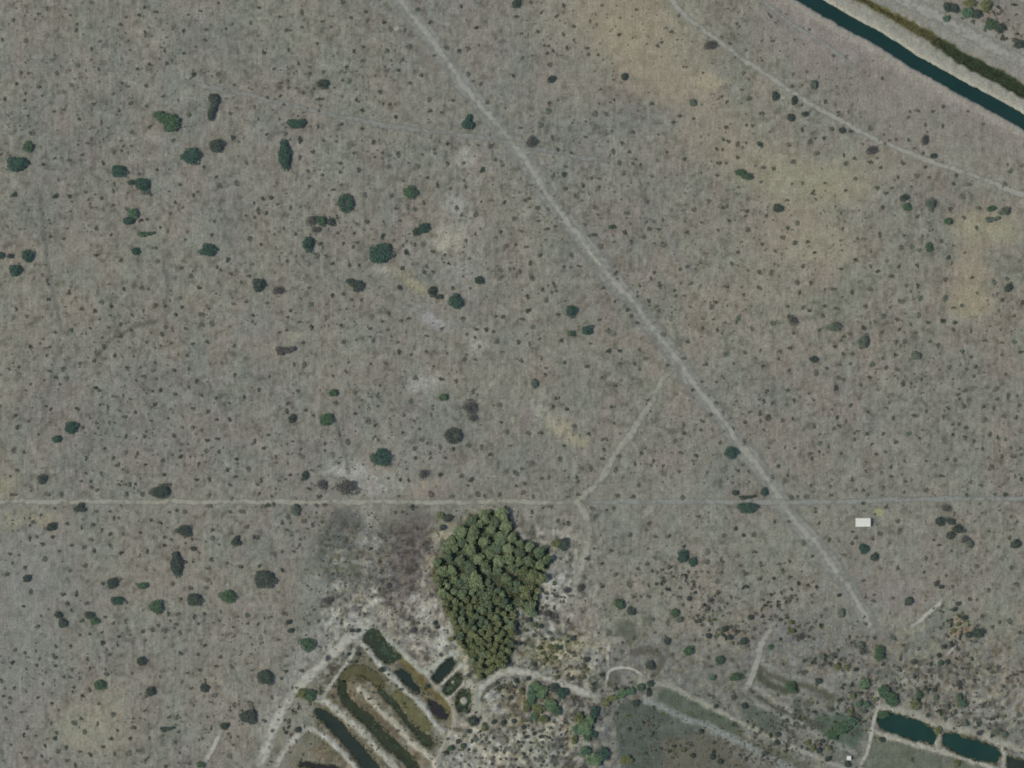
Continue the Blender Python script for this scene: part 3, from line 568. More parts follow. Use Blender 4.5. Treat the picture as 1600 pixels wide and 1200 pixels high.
# ---------------------------------------------------------------- tracks and footpaths, worn earth laid just above the soil
LIFT = [.12]
def ribbon(name, pts, hw, mat, label, cat, lift=0):
    LIFT[0] += .012
    lift = LIFT[0]
    P = []
    for i in range(len(pts) - 1):
        (x0, y0), (x1, y1) = pts[i], pts[i + 1]
        n = max(1, int(math.hypot(x1 - x0, y1 - y0) / 4))
        for k in range(n): P.append((x0 + (x1 - x0) * k / n, y0 + (y1 - y0) * k / n))
    P.append(pts[-1])
    P = np.array(P, float)
    for _ in range(6):                                    # round the corners
        Q = P.copy(); Q[1:-1] = (P[:-2] + 2 * P[1:-1] + P[2:]) / 4; P = Q
    T = np.gradient(P, axis=0); T /= np.hypot(T[:, 0], T[:, 1])[:, None] + 1e-9
    Nn = np.stack([-T[:, 1], T[:, 0]], 1)
    wob = (fbm(P[:, 0] / 16, P[:, 1] / 16, 101, 2) - .5)[:, None] * Nn * min(hw, 3) * 1.2
    wid = hw * (.8 + .5 * fbm(P[:, 0] / 22, P[:, 1] / 22, 103, 2))
    prof = [(-1, 0), (-.6, .55), (0, .8), (.6, .55), (1, 0)]
    Vv, W = [], []
    for u, w in prof:
        q = P + wob + Nn * (wid * u)[:, None]
        Vv.append(q); W.append(np.full(len(P), w))
    m = len(P)
    ends = np.minimum(1, np.minimum(np.arange(m), np.arange(m)[::-1]) / min(11.0, 4 + m / 14))
    Q = np.concatenate(Vv); W = np.concatenate([w * ends for w in W])
    Z = ground_z(Q[:, 0], Q[:, 1]) + lift
    F = []
    for r in range(len(prof) - 1):
        a = np.arange(m - 1) + r * m
        F.append(np.stack([a, a + 1, a + 1 + m, a + m], 1))
    me = quads_mesh(name, np.stack([wx(Q[:, 0]), wy(Q[:, 1]), Z], 1), np.concatenate(F))
    at = me.attributes.new("wear", 'FLOAT', 'POINT'); at.data.foreach_set("value", W.astype(np.float32))
    o = link(name, me, mat)
    return tag(o, label, cat, kind="structure")
TM = {"dim": track_material("dim_track_earth", (137, 136, 126), .8), "pale": track_material("pale_track_earth", (146, 144, 131), .95), "faint": track_material("faint_track_earth", (138, 138, 127), .85),
      "lane": track_material("lane_earth", (142, 139, 124), 1.0), "sand": track_material("sandy_path_earth", (160, 157, 142), 1.0), "bright": track_material("bright_sand", (172, 166, 142), 1.0)}
T1 = [(590, -60), (625, 0), (650, 32), (675, 62), (700, 98), (725, 135), (757, 172), (790, 208), (803, 225), (835, 268), (860, 312), (885, 345), (910, 374), (922, 392), (950, 432), (990, 472), (1020, 513), (1050, 552), (1065, 568), (1092, 612), (1125, 650), (1150, 687), (1170, 712), (1195, 742), (1215, 770), (1222, 787), (1245, 820), (1265, 836), (1277, 852), (1300, 882), (1330, 925), (1348, 955), (1362, 980), (1372, 1004)]
ribbon("track", T1, 15, TM["faint"], "broad pale verge of the long diagonal track", "track")
ribbon("track", T1, 6.2, TM["pale"], "long diagonal dirt track from the north edge to the south-east", "track", .10)
ribbon("track", [(-60, 784), (0, 784), (120, 784), (250, 784), (400, 784), (560, 784), (700, 784), (820, 784), (905, 785), (918, 786)], 5.0, TM["lane"], "straight east-west lane from the western edge to the grove corner", "track")
ribbon("track", [(905, 785), (1000, 784), (1100, 784), (1215, 785), (1330, 783), (1450, 780), (1640, 778)], 4.8, TM["faint"], "faint eastward continuation of the straight lane", "track")
ribbon("track", [(1066, 566), (1054, 576), (1040, 585), (1030, 600), (1017, 630), (1000, 655), (985, 680), (970, 697), (955, 720), (940, 747), (930, 760), (912, 772), (900, 786), (888, 800)], 6.4, TM["lane"], "slanting link track from the fork down to the lane corner", "track")
ribbon("track", [(872, 776), (892, 780), (906, 788), (915, 802), (918, 825), (920, 850), (912, 872), (906, 892), (898, 915), (892, 940), (886, 965)], 8.0, TM["lane"], "short track curving south past the grove's eastern side", "track")
ribbon("track", [(1020, -50), (1050, 0), (1066, 22), (1088, 38), (1112, 56), (1130, 70), (1150, 86), (1190, 110), (1225, 136), (1262, 160), (1300, 181), (1337, 202), (1375, 222), (1425, 241), (1475, 260), (1525, 275), (1555, 288), (1600, 306), (1660, 332)], 4.6, TM["pale"], "north-eastern track running below the canal", "track")
ribbon("track", [(270, 124), (330, 136), (385, 147), (450, 164), (520, 180), (600, 195), (700, 208), (780, 218), (850, 236), (950, 252)], 4.6, TM["dim"], "faint cross track joining the diagonal track near the north", "track")
ribbon("track", [(1180, -10), (1215, 22), (1245, 42), (1295, 72), (1340, 108)], 3.0, TM["faint"], "faint old track between the canal and the north-eastern track", "track")
ribbon("track", [(1215, 960), (1203, 985), (1186, 1012), (1180, 1048), (1168, 1072), (1150, 1090)], 6.0, TM["pale"], "pale track coming down to the eastern plots", "track")
ribbon("track", [(1462, 926), (1476, 936), (1466, 946), (1450, 957), (1434, 974), (1416, 988)], 3.6, TM["sand"], "hooked pale path in the south-eastern scrub", "path")
ribbon("track", [(1500, 998), (1492, 1008), (1484, 1018), (1472, 1033)], 2.6, TM["sand"], "short pale path inside the u-shaped thicket", "path")
ribbon("track", [(588, 945), (580, 968), (562, 985), (540, 1000), (518, 1024), (500, 1042), (478, 1062), (462, 1078), (446, 1100), (432, 1124), (422, 1150), (412, 1180), (404, 1215)], 9.5, TM["sand"], "wide pale earth road along the west side of the ponds", "road")
ribbon("track", [(560, 1002), (548, 1025), (534, 1048), (518, 1068), (508, 1085), (497, 1094)], 4.0, TM["sand"], "pale path between the wide road and the arched pond", "path")
ribbon("track", [(478, 1136), (464, 1150), (450, 1166), (436, 1186), (426, 1212)], 6.0, TM["sand"], "pale path from the lowest ridge towards the south edge", "path")
ribbon("track", [(352, 1128), (345, 1142), (337, 1162), (326, 1180), (312, 1206)], 4.5, TM["sand"], "short pale strip in the south-western scrub", "path")
ribbon("track", [(738, 1108), (746, 1086), (756, 1070), (774, 1057), (792, 1048), (820, 1050), (850, 1060), (874, 1066), (900, 1077), (920, 1085), (940, 1092)], 7.0, TM["sand"], "wide pale village path leading east from the grove's tip", "path")
ribbon("track", [(948, 1085), (948, 1050), (950, 1044), (975, 1043), (995, 1046), (1008, 1058), (1022, 1064)], 3.0, TM["sand"], "thin pale path arching round the village plot", "path")
ribbon("track", [(950, 1046), (949, 1030), (951, 1005), (960, 995)], 2.6, TM["sand"], "thin path climbing north from the arched path", "path")
ribbon("track", [(1374, 1058), (1373, 1080), (1374, 1104), (1366, 1120), (1363, 1142), (1357, 1172), (1346, 1192), (1338, 1215)], 3.6, TM["sand"], "pale path along the west end of the long ponds", "path")
ribbon("track", [(797, 214), (804, 226)], 3.2, TM["bright"], "bright bare spot where the cross track meets the diagonal track", "track", .14)
ribbon("track", [(908, 373), (915, 383), (924, 396), (936, 412), (948, 430)], 2.6, TM["sand"], "bright worn stretch of the diagonal track south of the crossing", "track", .14)
ribbon("levee_road", NROAD, 11, TM["pale"], "broad grey road beyond the overgrown ditch", "road")
# ---------------------------------------------------------------- plants
rng = np.random.default_rng(7)
LM = {"d": leaf_material("dark_green_leaves", (62, 80, 60), (82, 100, 76), .5),
      "t": leaf_material("blue_green_leaves", (54, 72, 62), (70, 90, 77), .5),
      "k": leaf_material("blackish_leaves", (60, 68, 60), (78, 85, 75), .5),
      "g": leaf_material("dry_twigs", (74, 74, 70), (94, 92, 84), .5),
      "o": leaf_material("olive_leaves", (84, 90, 60), (112, 114, 78), .4),
      "b": leaf_material("fresh_green_leaves", (80, 99, 73), (106, 123, 90), .3),
      "m": leaf_material("mid_green_leaves", (68, 90, 70), (92, 112, 88), .3),
      "s": leaf_material("scrub_leaves", (90, 92, 80), (108, 108, 95), .2),
      "r": leaf_material("brown_scrub_leaves", (97, 93, 83), (113, 108, 97), .2),
      "p": leaf_material("green_scrub_leaves", (84, 92, 78), (102, 108, 93), .2)}
LM["q"] = leaf_material("dull_olive_reeds", (80, 80, 56), (100, 98, 70), .15)
LM["w"] = leaf_material("dull_green_reeds", (56, 66, 50), (74, 82, 60), .15)
LG = {"b": leaf_material("grove_fresh_leaves", (103, 115, 82), (132, 141, 104), .3), "m": leaf_material("grove_mid_leaves", (94, 107, 79), (120, 130, 98), .3),
      "d": leaf_material("grove_dark_leaves", (84, 98, 75), (104, 116, 90), .4), "o": leaf_material("grove_olive_leaves", (96, 102, 70), (124, 127, 90), .4)}
BARK = plain_material("bark", (86, 82, 74), .9, .25, 4.0)

def cards(P, size, r, flat=.55):
    """leaf clumps: one bent quad (two triangles' worth) per point, turned at random; P (n,3)"""
    n = len(P)
    a = r.normal(size=(n, 3)); a /= np.linalg.norm(a, axis=1)[:, None]
    up = r.normal(size=(n, 3)); up[:, 2] += 1.0 / max(flat, .05)
    b = np.cross(up, a); b /= np.linalg.norm(b, axis=1)[:, None] + 1e-9
    a = np.cross(b, up); a /= np.linalg.norm(a, axis=1)[:, None] + 1e-9
    s = (size * r.uniform(.6, 1.35, n))[:, None]
    t = s * r.uniform(.55, 1.0, n)[:, None]
    V = np.stack([P - a * s, P - b * t, P + a * s, P + b * t], 1).reshape(-1, 3)
    return V, np.arange(4 * n).reshape(-1, 4)

def crown_points(lobes, n, r):
    """points in a shell of each lobe: lobes (x, y, z, radius, squash)"""
    w = np.array([l[3] ** 2 for l in lobes]); w = w / w.sum()
    out = []
    for l, k in zip(lobes, r.multinomial(n, w)):
        d = r.normal(size=(k, 3)); d /= np.linalg.norm(d, axis=1)[:, None]
        d[:, 2] = np.abs(d[:, 2]) * 1.0 - .25 * (r.random(k) < .3)
        rad = l[3] * (.62 + .4 * r.random(k) ** .6)
        bump = 1 + .16 * np.sin(d[:, 0] * 5 + l[0] * 9) * np.sin(d[:, 1] * 6 + l[1] * 7)
        q = d * (rad * bump)[:, None]; q[:, 2] *= l[4]
        out.append(q + np.array(l[:3]))
    return np.concatenate(out)

def crown_mesh(name, lobes, n, size, r, flat=.7):
    V, F = cards(crown_points(lobes, n, r), size, r, flat)
    return quads_mesh(name, V, F)

def unit_lobes(r, k=9, spread=.62):
    """a crown of radius about 1 with an uneven outline, centred over the trunk at z = 0"""
    L = [(0, 0, .2, .66, .6), (.2, .15, .1, .55, .6), (-.2, -.15, .1, .55, .6)]
    sx_, ph = r.uniform(.78, 1.0), r.uniform(0, 3.14)
    for i in range(k):
        if r.random() < .16: continue
        a = 2 * math.pi * (i + r.uniform(-.45, .45)) / k
        d = spread * r.uniform(.6, 1.32)
        x_, y_ = math.cos(a) * d, math.sin(a) * d
        c_ = math.cos(ph) * x_ + math.sin(ph) * y_
        x_, y_ = x_ - math.cos(ph) * c_ * (1 - sx_), y_ - math.sin(ph) * c_ * (1 - sx_)
        L.append((x_, y_, r.uniform(-.05, .25), r.uniform(.2, .48), .75))
    for i in range(3):
        a = r.uniform(0, 6.28); L.append((math.cos(a) * .3, math.sin(a) * .3, .42, r.uniform(.24, .36), .7))
    return L

CROWNS = [crown_mesh("crown", unit_lobes(rng, int(rng.integers(6, 11))), 1050, .092, rng) for _ in range(14)]
TUFTS = [crown_mesh("crown", unit_lobes(rng, 6, .55), 400, .14, rng) for _ in range(6)]
OPEN = [crown_mesh("crown", unit_lobes(rng, 8, .66), 480, .085, rng) for _ in range(4)]   # thin, half leafless crowns

def tube(a, b, ra, rb, k=7):
    a, b = Vector(a), Vector(b)
    d = (b - a).normalized(); x = d.orthogonal().normalized(); y = d.cross(x)
    V = []
    for c, r_ in ((a, ra), (b, rb)):
        for i in range(k):
            t = 2 * math.pi * i / k
            V.append(tuple(c + x * (math.cos(t) * r_) + y * (math.sin(t) * r_)))
    F = [(i, (i + 1) % k, k + (i + 1) % k, k + i) for i in range(k)]
    F.append(tuple(range(k, 2 * k)))
    return V, F
def join(parts):
    V, F = [], []
    for v, f in parts:
        o = len(V); V += v; F += [tuple(i + o for i in q) for q in f]
    return V, F
def trunk_mesh(r):
    """unit trunk: ground at z = -1 to the crown's heart at z = .2, flaring roots, forked limbs"""
    ps = [tube((0, 0, -1.25), (.01, .01, -.8), .10, .065), tube((.01, .01, -.8), (.03, -.01, -.3), .065, .05)]
    for i in range(5):
        a = 6.283 * i / 5 + r.uniform(-.4, .4); d = r.uniform(.28, .5)
        m = (math.cos(a) * d * .45, math.sin(a) * d * .45, r.uniform(-.15, 0))
        ps.append(tube((.03, -.01, -.34), m, .038, .026, 5))
        ps.append(tube(m, (math.cos(a) * d, math.sin(a) * d, .25), .026, .01, 5))
    V, F = join(ps)
    me = mesh("trunk", V, F, True); me.materials.append(BARK); return me
TRUNKS = [trunk_mesh(rng) for _ in range(3)]

def place_tree(name, px, py, rx, ry, hgt, mat, label, cat, group=None, crown=None, turn=None, bush=False):
    """Empty at the foot; crown radius in photo pixels; hgt = total height in metres"""
    z = float(ground_z(px, py))
    e = bpy.data.objects.new(name, None); e.empty_display_size = 1
    e.location = (wx(px), wy(py), z); col.objects.link(e)
    cz = .62 * hgt                                     # height of the crown's base plane
    me = crown if crown is not None else CROWNS[int(rng.integers(len(CROWNS)))]
    c = bpy.data.objects.new("crown", me); col.objects.link(c); c.parent = e
    if not me.materials: me.materials.append(LM["d"])
    c.material_slots[0].link = 'OBJECT'; c.material_slots[0].material = mat
    zs = (hgt - cz) / .62
    c.location = (0, 0, cz - .05 * hgt); c.scale = (rx * S, ry * S, zs)
    rot = 0.0
    if turn is not None: rot = turn
    elif abs(rx - ry) < 1.5: rot = float(rng.uniform(0, 6.28))
    c.rotation_euler = (0, 0, rot)
    t = bpy.data.objects.new("trunk", TRUNKS[int(rng.integers(3))]); col.objects.link(t); t.parent = e
    k = min(rx, ry) * S
    t.location = (0, 0, cz); t.scale = (k, k, cz / 1.15); t.rotation_euler = (0, 0, float(rng.uniform(0, 6.28)))
    return tag(e, label, cat, group)

# special crown outlines, in units of the given radius: (dx, dy(north up), z, r)
def outline(*lobes, n=1000, size=.092):
    return crown_mesh("crown", [(x, y, .1, r_ * 1.12, .75) for x, y, r_ in lobes], n, size, rng)
RING = outline(*[(math.cos(a) * .68, math.sin(a) * .68, .36) for a in np.linspace(0, 5.6, 8)])
HEART = outline((-.55, .1, .5), (.55, .15, .5), (0, -.2, .5), (-.3, -.3, .4), (.35, -.3, .4))
TWIN = outline((-.4, .4, .55), (.4, -.35, .6), (0, 0, .4))
TALL = outline((-.1, .75, .3), (0, .45, .42), (-.1, 0, .55), (.1, -.35, .5), (.2, -.75, .3), (.3, .1, .4))
HOOK = outline((.15, .8, .32), (.45, .65, .3), (-.15, .82, .25), (.15, .3, .3), (0, -.1, .3), (-.2, -.5, .34), (-.25, -.78, .25))
COMMA = outline((-.7, .55, .3), (-.3, .25, .42), (.2, .0, .55), (.35, -.35, .5), (.55, -.05, .4), (.1, -.65, .3))
BAR = outline((-.7, .2, .32), (-.25, .1, .36), (.2, .05, .36), (.7, .3, .3), (-.55, -.4, .3))
HALF = outline((-.65, .15, .38), (-.2, .2, .42), (.25, .2, .42), (.68, .12, .38), (-.3, -.35, .42), (.3, -.35, .4), (0, -.2, .4))
WEDGE = outline((.3, .6, .3), (.1, .2, .35), (-.3, -.3, .45), (.3, -.35, .45), (.6, -.4, .3))
SHAPES = {"ring": RING, "heart": HEART, "twin": TWIN, "tall": TALL, "hook": HOOK, "comma": COMMA, "bar": BAR, "half": HALF, "wedge": WEDGE}

# x, y, rx, ry, tone, shape, label; black crown east of the grove is added as the olive bush's shadow
TREES = """
262 189 19 17 d comma|dark green tree with a yellowish north-western lobe, tallest of its loose group
333 169 12 19 k hook|dark hook-shaped tree standing alone north-east of the two-toned tree
45 230 9 9 d -|small square-edged green tree touching the mottled clump at the west edge
28 257 17 15 t -|broad mottled tree with gaps in its crown near the western edge
299 244 16 15 t -|solid round blue-green tree below the two-toned tree
339 228 13 13 k -|blocky grey-green tree just north-east of the round blue-green tree
186 267 13 11 t -|oval dark tree west of the lobed tree and south of open ground
223 289 13 13 t -|lobed blue-green tree joined to a small bush on its western side
206 285 6 6 k -|small black-green bush at the western foot of the lobed tree
464 193 13 10 t heart|heart-shaped dark tree north of the tall narrow oval tree
505 131 11 8 k -|isolated flat dark tree furthest north among the bigger ones
445 243 12 22 t tall|tall narrow oval tree pointing north and south
731 191 10 13 t wedge|pointed dark tree beside the northern stretch of the diagonal track
642 302 12 11 d -|dark green tree with a ragged western fringe north-east of the ring-shaped tree
210 333 9 9 m -|fresher green tree joined to a darker one south of it
202 345 10 8 t -|dark half of a joined pair, south-western one
230 366 11 6 d bar|low green bar-shaped tree south-east of the joined pair
213 393 7 8 t -|small dark oval tree south of the bar-shaped tree
45 401 10 11 t -|smooth round dark tree close to the western edge
25 423 10 12 t -|triangular dark tree south-west of the smooth round one
3 399 6 6 t -|tree cut by the western edge beside a small one
17 400 5 6 k -|small dark tree between the edge and the smooth round one
327 390 12 13 t -|square-cornered dark tree alone in the middle west
405 446 10 14 k -|ragged grey-green tree with a paler companion to its east
435 454 10 8 g -|pale twiggy companion just east of the ragged grey-green tree
541 318 11 14 t ring|ring-shaped dark tree with a pale hole in its middle
488 345 10 9 g -|purplish leafless tree at the western end of a ragged row
504 345 9 8 d -|dark green tree in the middle of the ragged row
518 346 6 8 k -|small dark tree closing the ragged row on the east
495 359 8 7 g -|purplish twiggy tree below the ragged row
482 381 10 13 t -|plump oval tree under the purplish ragged row
595 397 19 21 t -|largest lone tree of the plain, broad and very dark
556 445 13 11 k comma|dark tree with a western spur south-west of the largest lone tree
663 357 9 11 t -|dark tree with a notched crown west of the pale sandy spot
651 362 6 8 k -|small dark tree touching the notched crown's western side
713 471 12 13 t -|dark green tree at the eastern end of the grassy strip
676 455 8 9 k -|sparse dark clump on the grassy strip below the pale sand
687 464 8 5 k -|flat sparse clump between the grassy strip and its eastern tree
447 548 14 10 g bar|loose oval grey clump with paler gaps in the open middle west
893 486 10 10 t -|compact dark tree west of the diagonal track, upper of two
918 517 9 9 t -|compact dark tree west of the diagonal track, lower of two
894 521 7 6 d -|small olive-green bush west of the lower compact tree
749 438 8 8 k -|small black bush north-east of the grassy strip's tree
113 668 11 11 t -|dark tree, bigger of the pair in the lower west
90 686 8 8 t -|dark tree, smaller of the pair in the lower west
67 749 8 8 k -|small round tree just above the western lane
252 769 17 11 k -|wide mottled tree touching the lane from the north
125 793 10 8 k wedge|wedge-shaped dark tree touching the lane from the south
81 823 9 8 k -|round blackish tree south of the lane near the yellowish ground
288 829 12 11 k -|round grey-dark tree midway along and south of the lane
369 845 8 9 k wedge|small triangular dark tree south of the lane
276 882 12 18 k tall|long grey-dark crown lying north and south below the lane
511 656 11 13 d -|leaning dark green tree in the open ground above the lane
597 715 15 17 t -|broad dark tree north of the pale bare patch
504 758 9 10 g -|purplish grey tree, left neighbour of the big purplish one above the lane
542 761 17 15 g -|big purplish dark tree beside the pale bare patch
477 743 6 10 k -|narrow dark bush north-west of the two purplish trees
663 741 9 8 g -|faint grey bush above the lane east of the pale patch
463 797 6 12 p -|narrow green bush just under the lane
1143 706 11 11 t -|dark tree touching the diagonal track north of its bend
1168 793 15 11 t half|half-round tree with a flat top under the faint lane
1168 777 12 5 k bar|flat dark row of bushes above the half-round tree
1150 770 6 6 k -|small dark bush north-west of the half-round tree
1195 769 8 7 t -|dark tree beside the pale bend of the diagonal track
1068 870 9 12 t -|blue-green tree, taller of the twin pair in the south-east
1083 878 8 8 t -|blue-green tree, lower of the twin pair in the south-east
880 850 11 11 k -|black round tree just east of the big grove
413 904 18 16 k -|sprawling mottled dark tree west of the ash-coloured ground
177 911 10 10 k -|dark tree above a flat-topped one in the lower west
225 915 9 7 d -|small flat green tree east of two dark ones
184 938 9 9 t half|flat-topped dark tree with two corners
245 948 12 13 d -|bright-edged round green tree of the lower west
304 936 13 11 k -|loose wide dark tree between two round green ones
357 932 13 12 d -|round green tree east of the loose wide one
92 961 7 7 k -|northern half of a small leaning pair near the western edge
99 973 8 8 k -|southern half of a small leaning pair near the western edge
141 961 7 8 k -|western tree of a small touching pair
149 970 8 6 d -|eastern tree of a small touching pair
43 904 8 7 k -|small dark tree near the west edge below the lane
482 1006 12 13 d -|round dark green tree west of the wide pale road
415 1058 15 14 k -|very dark round tree, northern of two beside the wide pale road
389 1119 14 14 k -|very dark round tree, southern of two beside the wide pale road
352 1134 7 7 k -|small dark ball of a tree at the top of the pale strip
157 1070 10 10 d -|round grey-green tree on the yellowish ground
236 1080 8 9 k -|dark round tree with a light western rim
320 1075 8 8 k -|round dark tree halfway between two others in the south-west
222 1033 9 8 k -|small oval tree south of a pale fleck
262 1139 10 6 k bar|flat double dark bush in the far south-west
315 1195 7 7 d -|green tree cut by the southern edge in the south-west
740 1126 9 9 k -|jet-dark ball-shaped tree south of the ring basin
1076 1016 9 8 d -|round green tree east of the village plot
1125 1031 9 8 d -|round green tree west of the pale eastern track
969 944 10 9 d -|round green tree, upper left of a diagonal pair east of the grove
987 955 8 8 k -|dark tree, lower right of a diagonal pair east of the grove
1043 1001 7 6 k -|small dark tree south-east of the diagonal pair
1056 957 7 8 d -|pale green sparse tree among eastern scrub
1114 1058 6 6 m -|small light green tree west of the pale eastern track
1150 1058 11 8 d -|wide low green tree touching the pale eastern track
1236 1073 9 10 d -|dark green tree standing in the looped dry channel
1280 1064 6 6 k -|small dark tree on the bank north of the looped channel
1375 1022 9 14 d -|tall dark green tree north of the pale path's end
1351 1069 9 12 b -|light green tree west of the vertical pale path
1388 1087 14 16 d twin|broad double-crowned tree above the first long pond
1432 1101 7 11 o -|olive-yellow oval tree above the long ponds
1436 1084 5 7 d -|small green tree on top of the olive-yellow one
1500 1089 6 8 d -|slim green tree, upper of two leaning ones above the ponds
1505 1100 7 8 m -|plump green tree, lower of two leaning ones above the ponds
1316 1138 14 13 d -|wide dark green crown in the damp plot
1301 1148 9 10 d -|green crown at the south-western side of the damp plot
1333 1127 8 9 m -|paler green crown at the north-eastern side of the damp plot
1381 1117 10 8 d -|dark green tree leaning over the first pond's western end
1466 1141 7 9 o -|olive tree on the pale cross bank between two ponds
1529 989 10 9 k -|dark tree closing the eastern side of the brown thicket
1514 992 7 7 k -|dark brownish bush in the brown thicket
1469 815 9 8 k -|dark tree at the western end of the curved thicket
1486 815 8 7 k -|dark tree on the top of the curved thicket
1497 827 8 9 k -|dark tree at the eastern bend of the curved thicket
1485 836 7 8 k -|black tree in the hollow of the curved thicket
1509 843 7 7 g -|thin grey bush south-east of the curved thicket
1516 850 6 8 p -|faint green bush ending the curved thicket's tail
1479 794 8 7 g -|twiggy bush north of the curved thicket
1588 850 9 8 k -|dark bush near the eastern edge beyond the curved thicket
1350 857 9 9 t -|dark teal tree south of the white-roofed house
1367 870 7 7 k -|dark bush south-east of the dark teal tree
1421 939 8 8 k -|dark grey tree north-west of the hooked pale path
1315 958 7 9 p -|faint green tree near the lower end of the diagonal track
831 1086 9 15 m tall|tall narrow green crown, western one in the village clump
848 1081 10 12 b -|fresh green crown in the middle of the village clump
867 1074 9 9 k -|dark round crown on the north-eastern corner of the village clump
879 1083 10 9 t -|blue-dark round crown jutting east from the village clump
861 1100 11 12 b -|large green crown in the south-east of the village clump
843 1108 9 10 o -|yellowish green crown at the south of the village clump
850 1123 8 9 o -|olive crown at the southern foot of the village clump
823 1102 6 12 o -|thin yellow-olive strip of foliage on the village clump's west side
838 1072 9 8 b -|green crown at the northern edge of the village clump
872 1110 8 9 d -|dark crown on the eastern flank of the village clump
836 1119 8 8 m -|mid green crown at the south-western foot of the village clump
923 1125 9 9 b -|light green crown touching the north of the big fresh green one
903 1140 8 9 m -|mid green crown hugging the west of the big fresh green one
927 1146 8 8 t -|dark crown hugging the east of the big fresh green one
914 1174 9 9 m -|mid green crown north-west of the big southern one
914 1137 13 14 b -|big fresh green crown in the second village clump
906 1122 9 9 o -|yellowish crown north-west of the big fresh green one
930 1112 8 11 t -|dark blue-green crown at the north-east of the second village clump
918 1152 8 8 d -|dark green crown at the southern tip of the second village clump
898 1155 6 10 o -|olive fringe west of the second village clump's tip
929 1186 14 13 b -|big green crown near the south edge below the village
944 1178 10 13 t -|dark blue-green crown overlapping the big southern one
972 1083 9 9 b -|green crown on the western half of the garden hedge
987 1080 8 7 m -|green crown in the middle of the garden hedge
1002 1073 8 7 d -|dark green crown at the eastern end of the garden hedge
958 1090 9 6 o -|olive-green crown at the hedge's western foot
948 1098 8 8 o -|olive crown just south-west of the garden hedge
1014 1081 4 8 k -|narrow black-green tree south of the plot's corner
1017 1068 6 7 k -|dark tree at the corner where two paths meet
1017 1040 8 8 k -|dark ragged bush on the curved weedy boundary
993 1098 7 6 k -|dark bush on the northern rim of the large dark plot
979 1187 10 8 o -|yellowish crown near the south edge beside the large plot
855 958 7 7 g -|grey leafless bush in front of the grove's eastern gap
700 810 8 8 k -|blackish tree at the grove's north-western tip
693 824 6 6 k -|small blackish bush below the grove's north-western tip
690 806 7 7 o -|olive bush west of the blackish tree at the tip
870 849 8 9 o -|olive bush touching the black round tree's west side
487 1088 9 11 d -|dark green clump beside the wide pale road at the arch
474 1083 9 8 o -|yellow-olive bush west of the dark green clump at the arch
467 1140 6 6 k -|dark bush at the top of the lowest ridge
1481 12 9 8 k -|dark bush at the north edge beyond the levee road
1492 14 8 8 k -|brownish dark bush west of the corner thicket
1512 20 11 11 m -|green crown in the corner thicket beyond the levee road
1527 22 8 9 k -|dark crown in the corner thicket
1516 5 10 7 o -|olive crown cut by the north edge in the corner thicket
1541 9 10 10 o -|yellow-olive crown east in the corner thicket
1549 40 11 9 d -|dark green crown, western one of the second corner clump
1561 44 9 9 k -|dark crown, eastern one of the second corner clump
1594 70 11 8 k -|dark clump cut by the east edge below the corner thicket
1480 29 6 6 m -|small green bush on the levee road's far shoulder
1241 157 5 10 k -|narrow dark bush just under the north-eastern track
1236 184 8 7 k -|dark bush south of the narrow one by the north-eastern track
1258 178 5 6 k -|small dark bush hugging the north-eastern track
1316 204 6 6 k -|black bush south-west of the north-eastern track's middle
1272 133 7 9 p -|thin greenish bush north of the north-eastern track
1362 235 10 9 g -|loose mottled clump below the north-eastern track
1445 219 6 11 g -|tall thin grey-brown bush above the north-eastern track
1459 244 7 5 k -|flat dark bush touching the north-eastern track
1212 150 6 8 k -|dark bush a little west of the narrow one
1162 273 12 8 d twin|double dark green bush in the sandy north-east
1083 160 7 7 p -|soft green bush on the sandy ground
862 124 8 7 k -|dark bush alone between the diagonal track and the sand
807 6 8 8 k -|dark bush at the north edge east of the diagonal track
831 222 11 10 g -|mottled dark bush just east of the track crossing
977 120 5 8 k -|upright black bush in the middle of the pale sand
1110 71 12 9 g -|grey mottled patch of bush below the northern bend of the track
1413 309 9 7 k -|dark bush, upper of two in a chain in the east
1418 324 7 7 d -|green-dark bush, lower of two in a chain in the east
1454 319 10 9 p -|mottled green clump east of the two chained bushes
1482 346 8 7 d -|green bush south-east of the mottled green clump
1549 326 9 6 d -|flat green bush in the eastern sand's northern rim
1570 330 9 8 p -|ragged green bush east of the flat green one
1551 343 10 7 p bar|stretched green bush below the flat green one
1452 386 6 10 d -|upright dark green bush in the open east
1575 450 8 8 k -|dark bush with satellites near the eastern edge
1350 534 9 11 p -|tall loose green bush in the crowded east
1431 555 9 7 p -|loose olive-green bush in the open south-east plain
1272 561 7 8 k -|dark round bush in the south-east plain
1216 325 9 7 k -|dark bush at the western rim of the eastern sand
1239 501 9 8 g -|brown-grey bush in the eastern plain
1304 511 11 9 p -|long thin green bush slanting through the eastern plain
709 681 12 12 k ring|loose ring of dark bushes above the grove
735 637 12 12 g -|faint sprawling bush south-west of the open centre
740 653 7 8 g -|grey-brown bush attached below the faint sprawling one
694 621 9 7 d -|olive-green block of bush west of the open centre
522 614 9 7 d -|olive-green bush north of the leaning tree
457 654 7 9 k -|dark bush west of the leaning tree
836 599 8 7 p -|soft green bush just east of the open centre
1035 497 7 5 k -|reserved
"""
tree_rows = []
for ln in TREES.strip().splitlines():
    a, lab = ln.split("|")
    x, y, rx, ry, tone, shp = a.split()
    if lab == "reserved": continue
    tree_rows.append((float(x), float(y), float(rx), float(ry), tone, shp, lab))
taken = []
